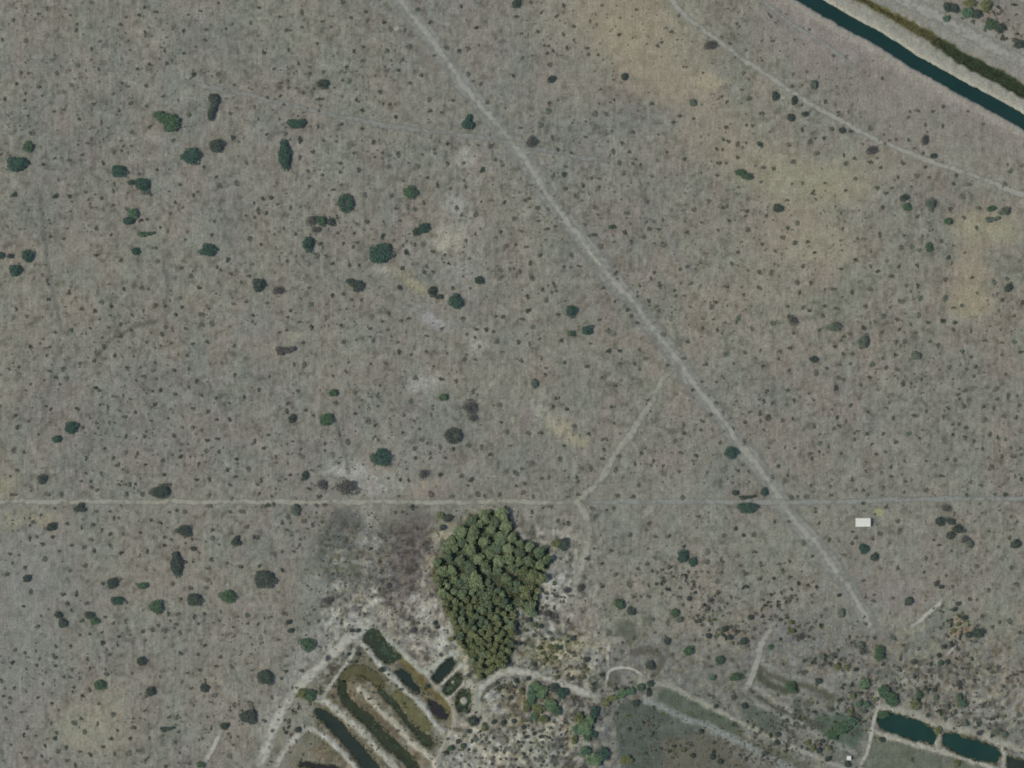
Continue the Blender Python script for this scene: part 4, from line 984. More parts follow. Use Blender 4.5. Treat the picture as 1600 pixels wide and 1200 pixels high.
for x, y, rx, ry, tone, shp, lab in tree_rows:
    r_ = (rx + ry) / 2
    big = r_ >= 8.5
    h = 1.8 + .16 * r_ if not big else 2.6 + .13 * r_
    crown = SHAPES.get(shp)
    if crown is None and tone == "g": crown = OPEN[int(rng.integers(4))]
    if crown is None and r_ < 8.5: crown = TUFTS[int(rng.integers(6))]
    place_tree("savanna_tree" if big else "low_tree", x - 1.4, y, rx * 1.02, ry * 1.02, h, LM[tone], lab,
               "tree" if big else "bush", "trees scattered over the plain" if big else "large bushes of the plain", crown, 0.0 if shp != "-" else None)
    taken.append((x, y, r_))

# ---------------------------------------------------------------- the grove
GAPS = [(776, 905, 5), (783, 913, 5), (792, 922, 5), (801, 934, 6), (804, 946, 5), (742, 865, 5), (720, 895, 5), (790, 890, 5), (822, 905, 5), (752, 826, 4), (805, 868, 4), (800, 900, 5)]
def inside(x, y, poly, g=0.0):
    return float(sdist(np.array([x]), np.array([y]), poly)[0]) < g
gr = np.random.default_rng(23)
cand = []
for _ in range(9000):
    x, y = gr.uniform(672, 864), gr.uniform(796, 1070)
    sp = 14.0 if y < 905 else 9.4
    if not inside(x, y, GROVE, -3.5): continue
    if any(math.hypot(x - a, y - b) < c + 4 for a, b, c in GAPS): continue
    if any(math.hypot(x - a, y - b) < .5 * (sp + s2) * .95 for a, b, s2, _ in cand): continue
    cand.append((x, y, sp * gr.choice([.8, .95, 1.0, 1.25]), float(sdist(np.array([x]), np.array([y]), GROVE)[0])))
EDGE = -9.0
NUM = ["first", "second", "third", "fourth", "fifth", "sixth", "seventh", "eighth", "ninth", "tenth", "eleventh", "twelfth", "thirteenth", "fourteenth", "fifteenth", "sixteenth", "seventeenth", "eighteenth", "nineteenth", "twentieth", "twenty-first", "twenty-second", "twenty-third", "twenty-fourth", "twenty-fifth", "twenty-sixth", "twenty-seventh", "twenty-eighth", "twenty-ninth", "thirtieth"]
def grove_tone(x, y):
    w = vnoise(np.array([x / 18.]), np.array([y / 18.]), 8)[0] + gr.uniform(-.2, .2)
    if y > 930 or x < 690: return "o" if w > .47 else ("m" if w > .25 else "d")
    if x > 812 and y > 885: return "o"
    return "b" if w > .52 else ("m" if w > .3 else "d")
edges = {"w": [], "e": []}
rest = []
for c in cand:
    if c[3] > EDGE:
        mid = 768 if c[1] < 950 else 765
        edges["w" if c[0] < mid else "e"].append(c)
    else: rest.append(c)
TONEW = {"b": "fresh green", "m": "mid green", "d": "dark green", "o": "yellow-olive"}
def put_grove(c, lab, grp):
    x, y, sp, d = c
    t = grove_tone(x, y)
    big = sp > 11
    r_ = sp * .69 * gr.uniform(.85, 1.2)
    h = gr.uniform(5.6, 8.6) if big else gr.uniform(3.8, 6)
    place_tree("grove_tree", x, y, r_, r_, h, LG[t], lab.replace("TONE", TONEW[t]), "grove tree", grp,
               CROWNS[int(gr.integers(len(CROWNS)))] if big else TUFTS[int(gr.integers(6))])
for side, word in (("w", "western"), ("e", "eastern")):
    for k, c in enumerate(sorted(edges[side], key=lambda q: q[1])):
        nm = NUM[k] if k < len(NUM) else "%dth" % (k + 1)
        put_grove(c, "TONE tree on the grove's %s edge, %s counting from its north end" % (word, nm), "trees along the rim of the grove")
GROVE_REST = rest

# loose trees and garden bushes east of the grove and in the village, where the ground is too busy to read one by one
SCAT = [(835, 975, 5, "o"), (828, 968, 5, "k"), (822, 985, 4, "o"), (845, 978, 5, "k"), (835, 993, 4, "g"), (812, 1005, 4, "k"), (842, 1012, 5, "o"), (860, 1011, 7, "o"), (868, 1010, 6, "o"), (875, 1012, 5, "k"), (848, 1020, 5, "o"), (866, 1028, 6, "o"), (852, 1031, 5, "o"), (895, 997, 6, "k"), (886, 1002, 4, "o"), (917, 1030, 6, "k"), (912, 1041, 4, "o"), (927, 1069, 4, "k"), (940, 1054, 5, "k"), (893, 1060, 5, "k"), (912, 1058, 5, "o"), (870, 1058, 5, "o"), (835, 1038, 4, "k"), (806, 1063, 5, "k"), (826, 1060, 5, "k"), (815, 1078, 5, "o"), (798, 1090, 5, "k"), (787, 1128, 5, "k"), (803, 1126, 5, "k"), (772, 1128, 5, "k"), (757, 1138, 6, "o"), (818, 1136, 5, "k"), (823, 1151, 5, "k"), (846, 1151, 5, "k"), (835, 1146, 4, "k"), (813, 1166, 4, "o"), (724, 1165, 6, "d"), (716, 1158, 5, "k"), (733, 1142, 5, "k"), (697, 1176, 5, "k"), (705, 1168, 6, "d"), (731, 1112, 4, "k"), (668, 1072, 5, "k"), (652, 1082, 5, "k"), (663, 1075, 4, "o"), (1262, 1160, 6, "o"), (1270, 1168, 6, "o"), (1280, 1172, 6, "k"), (1285, 1158, 5, "k"), (1293, 1186, 6, "k"), (1324, 1194, 7, "k"), (1296, 1168, 6, "o"), (1308, 1041, 6, "o"), (1322, 1042, 6, "o"), (1337, 1046, 5, "k"), (1333, 1087, 6, "o"), (1342, 1100, 7, "m"), (1355, 1100, 7, "m"), (1348, 1110, 7, "p"), (1330, 1110, 6, "o"), (1370, 1092, 5, "o"), (1312, 1094, 5, "k"), (1335, 1124, 5, "k"), (1215, 1147, 6, "k"), (1214, 1160, 6, "k"), (1238, 986, 6, "o"), (1236, 972, 5, "o"), (1252, 994, 7, "g"), (1203, 1011, 6, "m"), (1378, 1155, 6, "k"), (1495, 1192, 7, "o"), (1530, 1145, 7, "g"), (1557, 1143, 8, "p"), (1568, 1147, 7, "p"), (1508, 1130, 6, "p"), (1480, 1103, 5, "p"), (1497, 975, 5, "o"), (1507, 965, 6, "k"), (1490, 985, 5, "o"), (1475, 1010, 5, "k"), (1487, 1008, 5, "k"), (1470, 1036, 6, "d"), (1480, 1034, 5, "k"), (1467, 1024, 5, "k"), (1345, 1008, 8, "p"), (1348, 1018, 7, "g"), (1300, 1024, 7, "p"), (1285, 1026, 7, "p"), (1311, 930, 4, "k"), (1497, 943, 6, "g"), (1492, 952, 5, "k"), (1463, 912, 6, "g"), (1471, 917, 5, "k"), (1110, 938, 6, "g"), (1077, 935, 5, "k"), (1062, 968, 7, "p"), (1050, 957, 6, "p"), (1106, 950, 5, "g"), (1141, 996, 6, "k"), (1132, 983, 7, "k"), (1162, 1002, 8, "k"), (1107, 993, 6, "k"), (1173, 965, 6, "k"), (886, 922, 8, "g"), (907, 918, 8, "g"), (1082, 1180, 6, "k"), (1068, 1172, 5, "o"), (1113, 1182, 6, "k"), (1125, 1190, 6, "k"), (1095, 1143, 5, "k"), (1146, 1089, 6, "g"), (1163, 1103, 7, "k"), (645, 985, 7, "g"), (560, 1022, 5, "k"), (556, 1034, 4, "k"), (545, 1022, 4, "k"), (597, 1046, 6, "k"), (512, 1028, 6, "g"), (607, 915, 6, "g"), (1450, 1078, 4, "k"), (1460, 1078, 5, "k"), (1462, 1090, 6, "p"), (1498, 1068, 7, "g"), (1427, 1034, 7, "g"), (680, 973, 5, "k"), (684, 980, 4, "k"), (550, 985, 5, "k"), (560, 985, 5, "k"), (512, 938, 9, "g"), (455, 985, 6, "k"), (451, 972, 6, "k"), (706, 998, 6, "o")]
# ---------------------------------------------------------------- scrub read off the photograph, tile by tile: x,y,r in quarter pixels from the tile's corner
TILES = {
(0,0):"575,15,14 295,50,12 440,95,10 85,125,14 220,120,10 905,45,12 975,75,13 875,95,12 785,105,12 1250,70,11 1180,92,10 1365,18,10 750,152,13 475,190,13 905,200,12 1150,190,13 1290,185,14 1415,180,12 1450,155,10 1570,140,12 1320,155,9 1285,250,12 165,255,14 15,250,12 575,305,12 810,312,10 1150,335,11 1225,290,10 1075,375,11 1045,395,12 490,408,16 360,458,14 130,455,12 180,455,10 620,435,12 860,430,12 1215,465,16 1365,460,15 1380,510,10 445,530,14 105,525,12 245,545,12 915,540,13 800,540,11 765,520,10 710,590,11 1020,600,11 30,620,13 155,630,11 590,652,13 820,645,14 920,665,11 745,688,12 400,685,11 495,745,12 635,765,11 1440,710,14 1185,715,16 935,790,13 825,825,14 210,835,16 1085,875,14 550,895,11 1460,860,16 710,950,16 825,912,10 10,965,12 345,990,11 435,1000,12 643,1020,14 275,1030,14 980,1060,12 1275,1045,13 1355,1105,12 1125,1155,12 1480,1145,16 1370,1165,20 365,1125,10 715,1148,12 1540,1020,12 1590,665,12",
(400,0):"545,15,14 20,50,12 290,85,12 685,75,13 595,110,12 695,130,16 410,135,12 800,140,14 845,180,15 930,190,12 1285,38,12 1012,58,16 1090,135,14 1380,172,14 150,105,11 195,190,14 290,170,10 380,270,12 465,165,10 960,292,18 820,320,15 612,318,13 1190,298,18 1270,320,14 1322,303,14 50,330,14 205,312,12 915,372,13 670,380,12 820,440,16 890,437,14 1035,470,14 265,395,12 330,420,12 335,465,15 112,428,11 565,422,12 425,450,11 585,508,16 540,500,11 960,520,11 1330,465,15 1360,508,10 1403,525,13 148,545,16 205,548,12 255,550,10 775,572,14 837,650,14 300,580,12 150,600,12 412,620,14 175,655,12 1085,625,15 1088,690,14 1235,628,12 1450,640,15 665,690,14 395,690,12 875,732,14 1165,708,12 535,777,14 660,800,13 390,795,12 183,835,15 65,840,12 280,875,17 733,888,14 425,880,11 505,882,11 358,945,14 605,910,10 890,965,16 792,958,12 1120,960,12 1195,900,13 1470,912,18 275,985,14 530,1020,13 832,1040,15 1012,1038,16 645,1058,14 530,1075,12 325,1070,12 415,1092,12 1200,1020,13 1300,1020,12 1420,1065,18 1500,1000,12 1070,1110,12 1138,1160,14 1215,1178,12 335,1165,12 485,1185,12 1310,1168,12 15,745,10",
(800,0):"115,18,12 30,105,14 325,35,14 275,100,12 60,210,11 160,195,13 385,165,13 670,222,14 1000,200,14 1045,95,12 1310,230,12 320,215,12 345,305,14 255,320,12 240,405,15 65,360,12 10,472,12 465,300,12 385,245,10 910,285,12 480,340,11 540,340,11 1445,455,13 1440,560,11 1485,618,15 1345,640,12 285,622,11 235,650,14 230,697,18 525,710,16 590,715,15 875,650,14 615,642,10 785,690,10 180,780,18 750,828,16 1565,710,14 1010,762,14 255,862,13 285,935,14 375,957,14 690,897,14 635,948,15 735,955,12 460,855,11 970,950,11 1320,870,12 1410,985,12 1075,995,13 1295,1020,14 1340,1020,10 675,1018,15 755,1022,12 1050,725,12 1465,775,12 1340,795,14 1410,900,15 1555,900,18 1280,935,13 330,1092,16 1285,1095,11 500,1112,11 445,1155,14 545,1170,12 880,1100,11 700,1090,11 1575,1050,14 1560,1140,11 335,1180,14",
(1200,0):"410,350,12 715,487,12 490,355,10 155,538,12 360,640,14 440,710,14 210,655,10 640,800,15 400,805,14 520,825,14 350,865,13 215,815,14 265,885,15 135,905,12 305,955,17 475,970,12 540,990,12 490,1020,16 635,1015,14 705,1048,12 845,1022,15 930,1100,15 160,1010,16 35,1058,14 935,690,14 1033,697,13 1095,665,14 1095,785,12 985,785,12 880,880,12 970,955,12 985,1045,12 1250,695,12 1345,775,12 1180,1090,14 1520,1070,15 1485,1150,16 1255,1155,15 1160,1150,12 545,1118,12 215,1145,12 685,1175,13 1005,1110,12 150,1150,10 360,1145,11 775,1175,11 285,1190,11 590,900,11",
(0,300):"90,18,18 350,28,18 437,25,14 637,40,12 940,15,14 1210,25,13 570,95,12 605,225,14 697,267,12 1325,268,12 970,348,13 605,392,14 755,425,14 988,435,15 1137,475,13 1198,528,16 1355,470,12 1425,422,15 1445,512,13 1555,525,13 1507,565,12 1245,600,14 775,605,13 888,600,16 685,578,10 430,630,14 302,672,14 635,688,15 695,718,14 600,742,14 510,730,14 100,732,12 170,780,10 405,715,9 1128,662,15 970,708,14 1035,715,12 1137,722,14 1305,727,11 1265,767,18 1098,770,14 1325,822,17 1262,830,16 1578,773,13 1540,685,13 755,828,13 690,772,10 1038,845,13 1165,852,12 447,865,16 347,875,12 820,868,12 565,850,11 1015,890,14 753,903,14 640,908,11 1300,935,14 1070,943,11 1205,950,12 190,970,14 650,965,14 605,1008,16 1460,962,12 720,1025,14 590,1055,12 968,1068,12 1170,1022,12 1115,1015,9 1385,1070,10 400,1108,16 120,1092,12 790,1103,14 880,1095,10 1090,1112,13 960,1118,11 1182,1105,11 905,1155,13 350,1162,14 418,1165,15 1470,1142,12 1230,1180,14 980,1165,10 310,1120,12 400,290,10 315,275,12 1560,290,16 1590,160,12 1340,185,11 1050,245,12 1590,70,12 1145,95,10 1095,65,12 880,180,14 920,170,12",
(400,300):"95,35,14 45,40,14 680,20,18 850,25,15 15,110,15 60,132,14 280,90,10 215,100,13 1050,65,12 995,110,16 900,180,11 695,185,14 630,200,10 795,275,16 250,262,12 400,322,14 30,330,12 545,320,12 635,315,12 610,342,12 510,258,12 990,330,12 1045,325,16 945,378,16 385,400,18 195,430,13 250,402,9 585,450,12 475,450,14 645,455,11 1255,100,14 1375,140,16 1290,145,12 1475,55,10 1555,68,12 1410,60,9 1370,260,10 1530,250,14 1310,300,13 1500,290,11 1565,335,14 1105,372,13 1180,395,12 1335,415,11 1205,450,12 1170,440,10 915,475,14 1053,500,14 1110,500,14 1528,490,16 1530,535,16 900,597,18 480,648,14 545,640,12 335,600,12 70,695,12 595,675,12 660,675,12 1230,600,12 725,775,15 830,760,14 1295,795,15 1500,775,11 1547,780,14 275,812,13 440,800,9 530,835,12 350,845,14 905,805,13 957,790,12 790,810,12 825,865,13 715,852,13 1165,852,12 1380,860,12 1440,858,14 1485,872,12 145,878,12 550,935,16 292,942,13 1065,900,12 1510,935,16 845,907,10 732,930,11 900,1000,15 1067,1000,12 970,1020,12 1398,965,12 1305,1045,17 1375,1050,11 305,1080,17 240,1080,12 560,1122,12 1000,1162,16 85,1155,11 480,1150,11 1110,1095,11 1158,1170,14 1250,1185,13 580,1065,10 1365,905,11 200,780,12 215,740,12 350,700,16",
(800,300):"405,28,15 105,40,12 160,100,16 20,165,16 845,65,16 720,133,16 523,95,16 1230,55,15 1323,98,14 1140,110,15 1465,120,14 1590,145,13 165,180,12 220,232,14 272,215,12 57,247,12 630,215,18 455,205,11 705,252,14 860,232,14 915,232,14 940,178,11 885,185,9 840,188,11 1188,190,12 1355,183,12 1290,238,11 1095,252,14 1477,235,16 1565,325,12 520,265,14 490,272,12 820,282,16 748,312,13 555,340,18 640,310,10 945,330,20 25,325,11 90,342,12 172,395,14 375,392,13 113,445,14 1415,380,12 325,470,12 420,465,13 370,470,10 10,480,12 50,500,16 125,535,20 650,508,14 890,505,13 868,542,13 1055,483,12 1100,468,13 1550,500,16 265,580,14 190,608,13 248,625,12 570,598,14 1340,588,14 1547,602,15 925,587,14 1120,572,12 797,585,12 1018,615,11 95,652,14 785,650,11 855,680,14 215,675,16 105,740,16 1275,690,13 1250,720,16 905,712,10 720,735,14 745,775,14 288,765,13 62,795,14 133,843,15 545,798,11 780,820,12 1190,848,14 1420,790,16 1505,855,15 605,865,15 175,918,12 45,940,14 310,930,14 950,890,16 1098,930,14 490,950,11 605,995,16 677,993,14 797,985,12 837,1040,15 1338,1015,16 1460,1003,12 57,1057,13 328,1068,14 473,1090,14 680,1077,15 767,1075,13 970,1083,12 1210,1078,14 1075,1040,13 210,1145,12 1520,1040,10 1570,1085,11 1275,1185,11 1185,1185,11",
(1200,300):"738,10,14 285,10,13 118,55,12 185,195,16 715,97,14 125,222,14 170,320,16 90,285,16 252,312,12 935,150,14 1215,28,18 1140,105,14 1225,162,14 1320,100,14 1305,222,13 700,270,13 850,272,11 835,348,15 900,342,16 945,362,12 1085,312,14 1130,410,15 1228,378,11 285,378,12 550,425,14 745,430,11 640,465,12 690,495,14 815,465,14 770,525,14 930,462,13 20,505,16 220,465,13 455,482,12 1110,545,14 640,605,16 868,588,12 935,590,14 525,625,14 410,610,14 270,570,14 185,565,16 200,630,14 355,610,10 1275,535,12 1415,565,16 1495,545,13 1520,565,12 1435,638,11 1462,675,14 1590,693,14 828,685,17 955,667,16 1110,665,18 1215,710,13 1160,725,12 1445,742,11 612,720,14 430,730,14 220,720,15 258,738,13 355,712,12 125,715,11 343,772,13 725,778,16 943,770,16 812,795,14 1000,815,13 1095,808,15 1170,815,14 1160,860,14 893,832,12 820,860,12 597,850,16 35,822,16 130,775,12 165,882,12 320,865,13 515,890,14 475,905,13 712,878,12 930,880,12 800,938,14 860,935,16 1015,935,13 1065,960,14 1270,870,12 1540,775,12 1360,930,13 1540,940,15 1465,942,12 420,967,14 585,970,14 135,975,14 75,998,15 65,1040,12 470,1015,13 525,1015,11 800,1020,14 655,1080,17 740,1095,14 810,1108,15 1215,995,14 1270,1030,13 1135,1095,15 1300,1090,14 1580,1000,14 1460,1022,10 445,1080,11 515,1072,11 365,1105,13 305,1130,17 130,1115,12 440,1160,17 475,1170,13 633,1158,14 845,1190,14 958,1170,12 1205,1080,10 1285,1150,12 1240,1110,12 1485,1138,12 1075,1110,11",
(0,600):"1005,40,14 1095,65,14 595,25,14 620,40,13 710,80,12 815,95,10 1260,70,12 1350,90,12 1530,75,13 1435,120,11 485,155,14 675,145,12 625,130,11 320,160,12 970,130,14 1205,155,12 1300,175,14 1435,225,14 1355,225,12 780,205,14 1050,215,10 100,198,13 110,270,14 240,315,10 565,218,10 1208,270,13 1262,285,12 1140,270,11 790,327,13 1297,355,14 1362,342,14 1090,325,14 1590,355,14 1290,420,15 1370,425,14 1480,470,14 90,415,16 150,425,12 710,458,12 790,430,12 860,435,12 655,405,11 540,465,13 1130,455,14 1020,480,15 735,512,14 905,505,12 1245,500,12 1555,532,16 1420,535,14 1475,580,13 105,540,13 1310,590,14 1225,595,14 1025,570,14 630,555,12 540,558,10 570,605,12 510,605,11 570,648,14 610,662,13 850,625,11 810,628,14 745,628,12 890,690,16 795,690,12 1438,632,12 1310,697,13 1450,715,12 300,690,15 385,690,15 75,690,13 105,690,10 1065,628,12 1312,760,16 1515,795,17 1440,798,12 1160,798,15 1105,790,12 210,865,13 255,820,11 580,878,14 420,870,12 600,795,12 710,835,13 740,840,11 640,910,12 690,938,14 768,940,12 878,930,12 945,850,12 1000,868,14 330,958,14 230,958,12 188,968,14 265,1003,14 450,1005,13 530,1018,16 588,1038,14 755,1055,14 690,1010,12 570,975,12 370,1045,11 920,1045,14 1028,1005,14 1030,960,12 1212,1030,17 1330,965,16 1330,912,13 1445,935,15 1545,893,15 65,1060,12 535,1132,16 160,1148,13 285,1095,17 1305,1150,14 1210,1105,12 1160,1110,14 1505,1140,14 1420,1120,12 1320,1100,14 435,1168,10 40,1190,14 915,1158,10 185,835,10 1590,955,14",
(400,600):"20,38,13 265,42,12 620,55,16 500,115,14 755,80,12 200,122,13 193,172,14 310,165,12 360,198,12 760,140,11 970,105,16 625,185,12 705,237,17 745,255,12 80,320,12 520,318,12 575,362,17 435,375,12 745,327,11 1040,345,17 50,400,12 290,455,15 280,408,11 430,415,10 995,400,15 1150,395,15 1230,405,14 1330,385,18 1410,395,14 1470,440,14 1000,465,13 1090,430,11 1185,460,11 125,490,10 1157,565,15 1288,575,15 215,568,12 30,605,14 330,655,12 350,540,11 1095,690,20 1225,705,15 1385,690,18 1430,700,12 1520,690,14 905,600,14 955,600,13 1350,600,16 1565,300,17 1525,130,15 1095,190,11 925,195,11 915,310,12 75,755,17 110,755,14 385,755,14 430,755,14 200,830,18 165,868,14 300,858,18 200,915,13 10,955,14 350,880,14 270,1005,12 110,1065,18 165,1048,12 240,1045,12 20,1135,13 165,1165,14 415,860,12 325,905,10 770,945,12 720,1030,14 980,770,16 870,800,12 1565,545,15 1590,385,10 400,705,14 100,700,11 890,700,11 20,685,12",
(800,600):"650,10,13 285,90,14 258,145,14 345,158,14 632,140,13 390,262,14 105,305,16 180,305,14 480,312,13 567,345,12 640,245,12 575,410,13 570,465,13 300,470,15 670,450,15 435,525,15 495,525,16 650,535,16 230,580,12 185,590,12 25,560,18 65,530,12 75,625,13 75,680,16 415,690,14 355,705,12 663,697,16 757,705,14 1068,710,16 795,635,13 638,773,14 505,780,16 240,765,16 125,800,12 525,832,16 290,855,13 350,870,14 325,880,12 130,935,20 860,868,15 740,945,15 840,915,12 985,950,13 1080,1015,14 895,955,12 900,1085,16 845,1125,16 560,1125,13 620,1040,13 1163,828,12 1400,905,15 1325,948,14 1445,942,14 1515,942,16 1225,1050,17 1305,1092,12 1225,1115,15 1410,1075,14 1515,1050,14 650,1190,15 795,1155,13 475,1090,15 135,700,12 1075,310,13 1075,255,11 1020,355,15 1055,430,14 1180,290,11 1245,190,14 1130,38,13 1385,280,12 1455,360,17 1280,118,15 1460,240,14 1550,190,14 1550,232,13 1485,175,12 1575,110,14 1545,95,10 1300,365,12 1575,290,12 1595,45,14 1590,215,12 1400,110,12 1480,545,12 1410,540,14 1445,500,12 1150,450,13 945,510,12 885,480,12 870,510,11 810,435,14 1045,545,12 125,495,16 405,580,12 415,610,13 355,580,9 325,385,12 1465,1185,14 1430,1135,12",
(1200,600):"430,25,16 120,40,14 580,10,12 845,5,14 1425,32,16 1370,18,15 1230,40,14 1185,65,14 1252,100,15 255,55,11 165,105,13 195,80,10 35,120,12 515,135,14 625,172,13 738,152,11 990,172,12 1125,150,13 1230,145,13 1345,142,13 1570,135,15 1410,150,12 1500,75,13 1560,75,10 1435,95,13 10,200,15 8,222,14 155,215,12 88,232,13 435,207,13 915,200,14 785,212,12 1095,207,13 1480,200,15 1550,205,13 1352,225,18 1195,252,13 1155,250,12 1238,272,13 485,232,12 415,280,15 447,262,14 290,268,12 880,310,18 618,313,14 720,315,13 565,295,11 1385,313,14 1155,315,12 1100,348,16 1440,340,14 1290,355,13 1230,335,14 800,362,13 325,370,16 540,345,11 650,378,12 165,400,10 5,402,10 108,395,9 265,435,13 275,462,13 455,430,12 737,425,11 675,440,13 1340,410,13 1575,408,13 1458,453,14 1535,455,15 1170,475,15 1118,470,12 990,482,11 1398,520,18 770,515,13 855,478,11 65,515,14 125,572,12 105,610,18 28,580,13 525,600,14 770,578,13 710,555,11 615,545,12 1085,575,14 858,610,12 1585,598,14 1545,582,11 720,655,14 990,665,15 265,635,13 1242,695,14 1488,690,15 1420,687,12 245,705,16 150,708,16 185,710,12 393,697,13 625,690,13 550,665,14 595,665,12 738,768,13 600,745,14 295,790,14 1325,745,11 230,995,16 815,855,15 825,920,16 315,870,13 130,860,12 40,865,12 385,970,13 530,925,12 700,940,16 655,965,13 548,960,14 280,1073,12 90,1168,14 70,1125,12 480,1070,13 985,1090,14 1305,1138,16 1520,1150,14 525,995,14 1165,815,12 1110,780,16 1380,920,12 390,640,12 1070,1005,13 1330,1180,10 810,1150,14",
(0,900):"195,98,12 145,190,12 395,115,14 480,120,14 425,175,14 545,172,16 450,215,12 515,280,14 660,258,12 708,295,12 783,285,12 237,315,13 260,250,10 955,335,14 1030,340,18 1125,355,14 990,310,12 1105,300,13 1115,240,14 1215,255,13 1240,298,12 1280,238,12 1550,245,16 1490,250,10 1130,145,12 1055,240,14 1195,75,14 1290,75,15 1300,22,16 1085,48,12 645,48,13 480,98,12 500,370,12 565,360,12 640,355,11 743,380,12 645,420,15 1280,435,14 895,345,14 910,400,10 440,438,13 95,465,12 155,480,11 225,470,10 350,440,12 350,510,14 335,495,10 685,490,12 1130,485,14 1240,490,12 1375,505,14 80,542,14 545,522,14 350,562,12 560,582,12 230,558,12 1090,580,12 1448,568,16 1355,565,12 1250,592,14 1175,605,11 670,612,15 825,605,10 400,632,12 440,632,11 500,638,12 10,655,12 1285,655,12 1140,662,11 92,700,12 165,718,10 1193,698,13 455,728,11 1345,745,16 520,752,14 325,797,13 60,792,10 140,848,12 620,795,12 1465,805,14 1105,882,15 1060,880,12 1315,790,11 710,868,16 1565,800,20 38,892,11 510,888,12 612,922,12 465,920,18 533,975,15 840,950,14 170,948,12 320,925,11 150,997,13 348,1015,15 355,980,12 735,965,11 935,1018,12 815,1015,13 1098,1037,14 280,1060,12 645,1068,13 700,1015,14 72,1057,10 500,1100,12 565,1117,14 365,1097,15 800,1108,20 868,1095,15 720,1112,12 260,1125,12 415,1070,13 295,1160,15 420,1155,13 910,1155,14 1185,1172,14 1038,1190,14 1440,1122,18 475,1180,12 135,1105,10 160,1137,11 925,1130,10 220,1000,9",
(400,900):"207,290,18 228,352,18 175,232,14 15,300,12 190,598,14 288,590,14 240,855,14 55,905,14 108,970,14 265,950,14 680,250,13 395,280,12 585,535,14 820,650,12 880,685,14 910,705,14 1080,345,12 1015,290,12 1100,125,12 1090,230,10 1160,490,14 1065,455,10 480,690,14 480,750,14 405,730,14 510,850,12 955,770,12 1065,885,12 1375,850,12 1300,1060,14 1545,905,16 1435,925,14 1440,1015,14 1495,1085,16 1560,1080,16 1570,1015,16 1375,1020,18 1330,620,14 1480,1140,14 720,525,14 700,230,10 650,240,10 330,300,12 160,640,12 230,700,12 100,760,12",
(800,900):"265,45,14 215,102,14 280,122,14 735,50,16 1135,35,14 1055,75,12 765,130,13 855,132,14 1048,130,13 945,30,14 1300,155,18 1285,35,16 1290,105,14 1215,215,15 880,270,15 975,290,15 1150,285,13 1190,305,13 1330,330,18 1365,385,18 1495,260,18 905,458,14 1000,495,16 1225,510,14 1380,525,15 1410,568,13 1450,600,16 1145,400,12 895,355,10 610,360,18 650,525,16 235,355,14 295,355,16 130,440,16 60,700,18 20,655,16 1385,755,18 1255,755,14 1275,815,16 1230,740,12 1450,810,18 800,790,16 790,1115,12 830,1115,12 860,930,12 690,1040,12 1180,975,16 75,950,18 85,1005,18 20,910,18 685,475,18 530,670,14 515,720,14 800,1020,14 680,1000,14 875,625,14",
(1200,900):"65,185,14 250,60,14 150,80,12 600,30,12 615,135,12 660,155,14 780,140,12 1380,88,16 1550,50,14 1265,145,14 1335,250,14 1515,285,18 1445,290,14 1405,320,12 1575,355,13 600,255,12 940,455,13 845,430,14 830,510,14 780,380,18 670,380,14 515,375,10 945,545,18 995,548,10 1175,570,12 1220,485,16 1440,570,18 1400,560,12 1495,640,13 1590,600,14 1540,690,15 1470,690,14 1560,650,12 935,625,12 1080,630,16 985,665,14 1355,790,13 1390,802,13 1465,825,14 1270,860,13 1570,865,18 1495,800,12 1230,920,18 1320,925,18 1375,950,14 1595,970,16 1000,870,16 1110,890,14 95,560,14 215,605,14 450,775,16 60,740,13 60,985,16 60,1035,14 150,1090,12 540,895,14 160,290,12 430,560,16 480,555,14 545,580,16 535,745,14 685,770,12 905,1145,14 1190,1170,14 1480,1080,12 205,375,14 1310,310,14 1250,380,16 1290,330,12",
}
shrubs = []
for (ox, oy), s in TILES.items():
    for t in s.split():
        x, y, r_ = map(float, t.split(","))
        px, py, r_ = ox + x / 4, oy + y / 4, r_ / 4
        if any(math.hypot(px - a, py - b) < c * .75 for a, b, c in taken): continue
        shrubs.append((px, py, r_))

def shrub_points(r, n):
    L = [(0, 0, .15, .6, .7)] + [(math.cos(a) * .5, math.sin(a) * .5, .05, r.uniform(.3, .5), .7) for a in r.uniform(0, 6.28, 4)]
    P = crown_points(L, n, r); P[:, 2] = np.abs(P[:, 2])
    return P
BUSHES = []
for k in range(8):
    P = shrub_points(rng, 80)
    Vb, Fb = cards(P, .26, rng, .8)
    # a few twigs from the root so that it also stands from the side
    st = [tube((0, 0, -.15), (math.cos(a) * .4, math.sin(a) * .4, .4), .03, .012, 3) for a in rng.uniform(0, 6.28, 4)]
    sv, sf = join(st)
    o = len(Vb)
    me = mesh("shrub", list(map(tuple, Vb)) + sv, [tuple(f) for f in Fb] + [tuple(i + o for i in f) for f in sf])
    me.materials.append(LM["s"])
    BUSHES.append(me)

